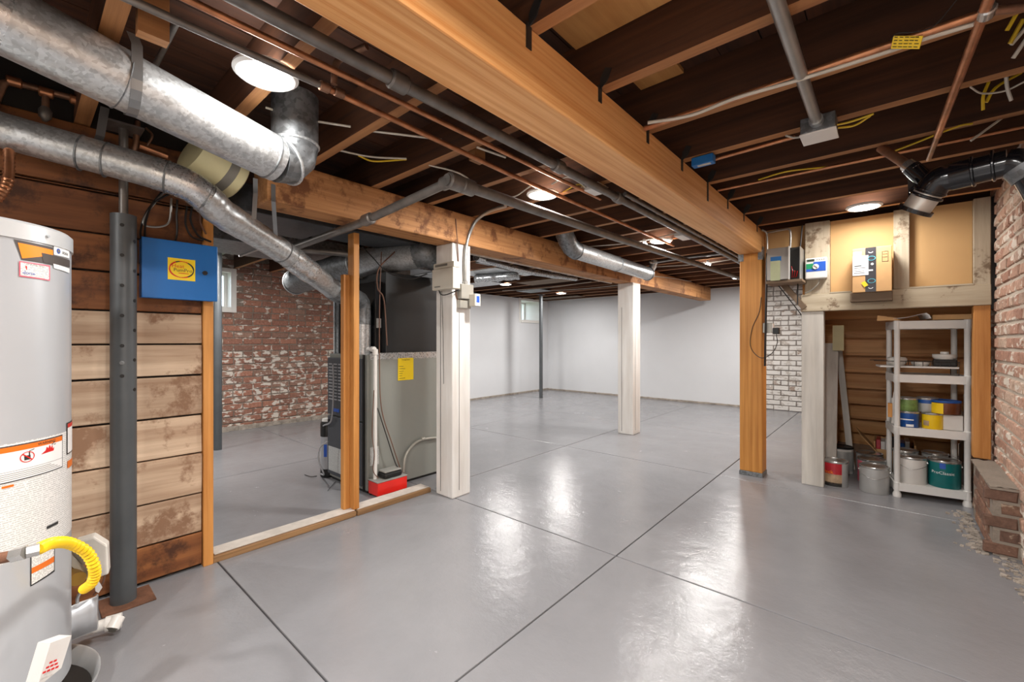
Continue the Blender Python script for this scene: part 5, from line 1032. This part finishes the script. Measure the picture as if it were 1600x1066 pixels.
# second tier: wire rack with dishes
z2 = .861
rk = thing('wire_rack', 'white tray on dark wire legs standing on the second tier', 'rack', onshelf(0, .1, z2)); c_ = onshelf(-.03, .12, 0)
m_ = MB(); m_.box(c_.x-.235, c_.x+.175, c_.y-.09, c_.y+.09, z2+.05, z2+.062); m_.rotz(c_, SA); m_.build('tray', 'white_plastic', rk)
m_ = MB(); 
for y in (-.085, .085): m_.tube([(c_.x-.27, c_.y+y, z2+.095), (c_.x+.18, c_.y+y, z2+.095)], .0025, 6)
for x in range(8):
    for y in (-.085, .085): m_.tube([(c_.x-.14+x*.045, c_.y+y, z2 if x in (0, 7) else z2+.06), (c_.x-.14+x*.045, c_.y+y, z2+.097)], .002, 6)
m_.rotz(c_, SA); m_.build('wire_frame', 'hanger_steel', rk)
def dish(x, y, z, prof, lab, mat='bowl', name='dish'):
    p = onshelf(x, y, z); return tag(MB().lathe(prof, p, 24).build(name, mat), lab, 'dish')
zt_ = z2+.062
dish(-.16, .1, zt_, [(.03, 0), (.052, .02), (.055, .05), (.045, .06), (.004, .063)], 'white lidded bowl at the left on the wire rack')
dish(-.035, .1, zt_, [(.035, 0), (.05, .015), (.05, .03), (.004, .032)], 'low white dish in the middle of the wire rack')
t = thing('kitchen_scale', 'black scale with a white bowl on the wire rack', 'scale', onshelf(.09, .1, zt_)); p = onshelf(.09, .1, zt_)
m_ = bx(p.x-.06, p.x+.06, p.y-.05, p.y+.05, p.z, p.z+.05); m_.build('scale_base', 'blackbox', t, bevel=.01); MB().lathe([(.05, .05), (.063, .065), (.063, .085), (.004, .087)], p, 24).build('bowl', 'bowl', t); MB().lathe([(.022, .087), (.022, .102)], p, 18).build('knob', 'white_gloss', t)
# top tier
z1 = 1.245
m_ = MB(); p = onshelf(-.215, .02, z1); q_ = onshelf(-.03, .02, z1)
sheet(m_, [[onshelf(x, y, z1+.004+zz0) for x, zz0 in ((-.20, .01), (-.12, .018), (-.06, .035), (-.03, .045), (-.015, .03), (-.005, .005))] for y in (-.03, .12, .25)]); o = tag(m_.build('paper_sheet', 'label_white'), 'curled white paper sheet on top of the shelf unit', 'paper'); s_ = o.modifiers.new('t', 'SOLIDIFY'); s_.thickness = .0015
m_ = MB(); m_.box(SC.x+.01, SC.x+.26, SC.y+.02, SC.y+.26, z1, z1+.035); m_.rotz((SC.x, SC.y, 0), SA*.5); tag(m_.build('flat_carton', 'cardboard', bevel=.003), 'long flat brown carton on top of the shelf unit', 'box')
m_ = MB(); m_.prism([onshelf(-.285, -.01, 1.285), onshelf(-.19, -.01, 1.265), onshelf(-.16, -.01, 1.247), onshelf(-.29, -.01, 1.245)], (.0, .02, 0)); tag(m_.build('cardboard_flap', 'cardboard'), 'bent cardboard flap poking left from the shelf top', 'cardboard')
tag(bx(SC.x-.225, SC.x-.20, SC.y+.02, SC.y+.05, .55, .65).build('wood_scrap', 'stud_fir'), 'small orange wood scrap tied on the left shelf post', 'wood')
# carton of books
t = thing('open_carton', 'open cardboard carton of books behind the shelf', 'box', (-.03, 4.85, 0))
m_ = MB(); m_.box(-.10, .16, 4.72, 4.732, 0, .2); m_.box(-.10, .16, 5.0, 5.01, 0, .26); m_.box(-.10, -.09, 4.732, 5.0, 0, .26); m_.box(.15, .16, 4.732, 5.0, 0, .26); m_.box(-.09, .15, 4.732, 5.0, 0, .01); m_.build('carton_walls', 'cardboard', t)
m_ = MB(); m_.bar((-.095, 4.74, .2), (-.20, 4.68, .34), .18, .006, up=(1, 0, 1)); m_.build('flap', 'cardboard', t)
for i in range(7):
    cl = ['redcan', 'canwhite', 'label_white', 'blackbox', 'canwhite', 'bluecan', 'cangrey'][i]; x = -.085+i*.03
    o = bx(x, x+.027, 4.75, 4.93, .012, .27+R.uniform(-.01, .02)).build('book', cl, bevel=.002); tag(o, ['red', 'cream', 'white', 'black', 'off-white', 'blue', 'grey'][i]+' book spine standing in the open carton', 'book', 'books in the carton')
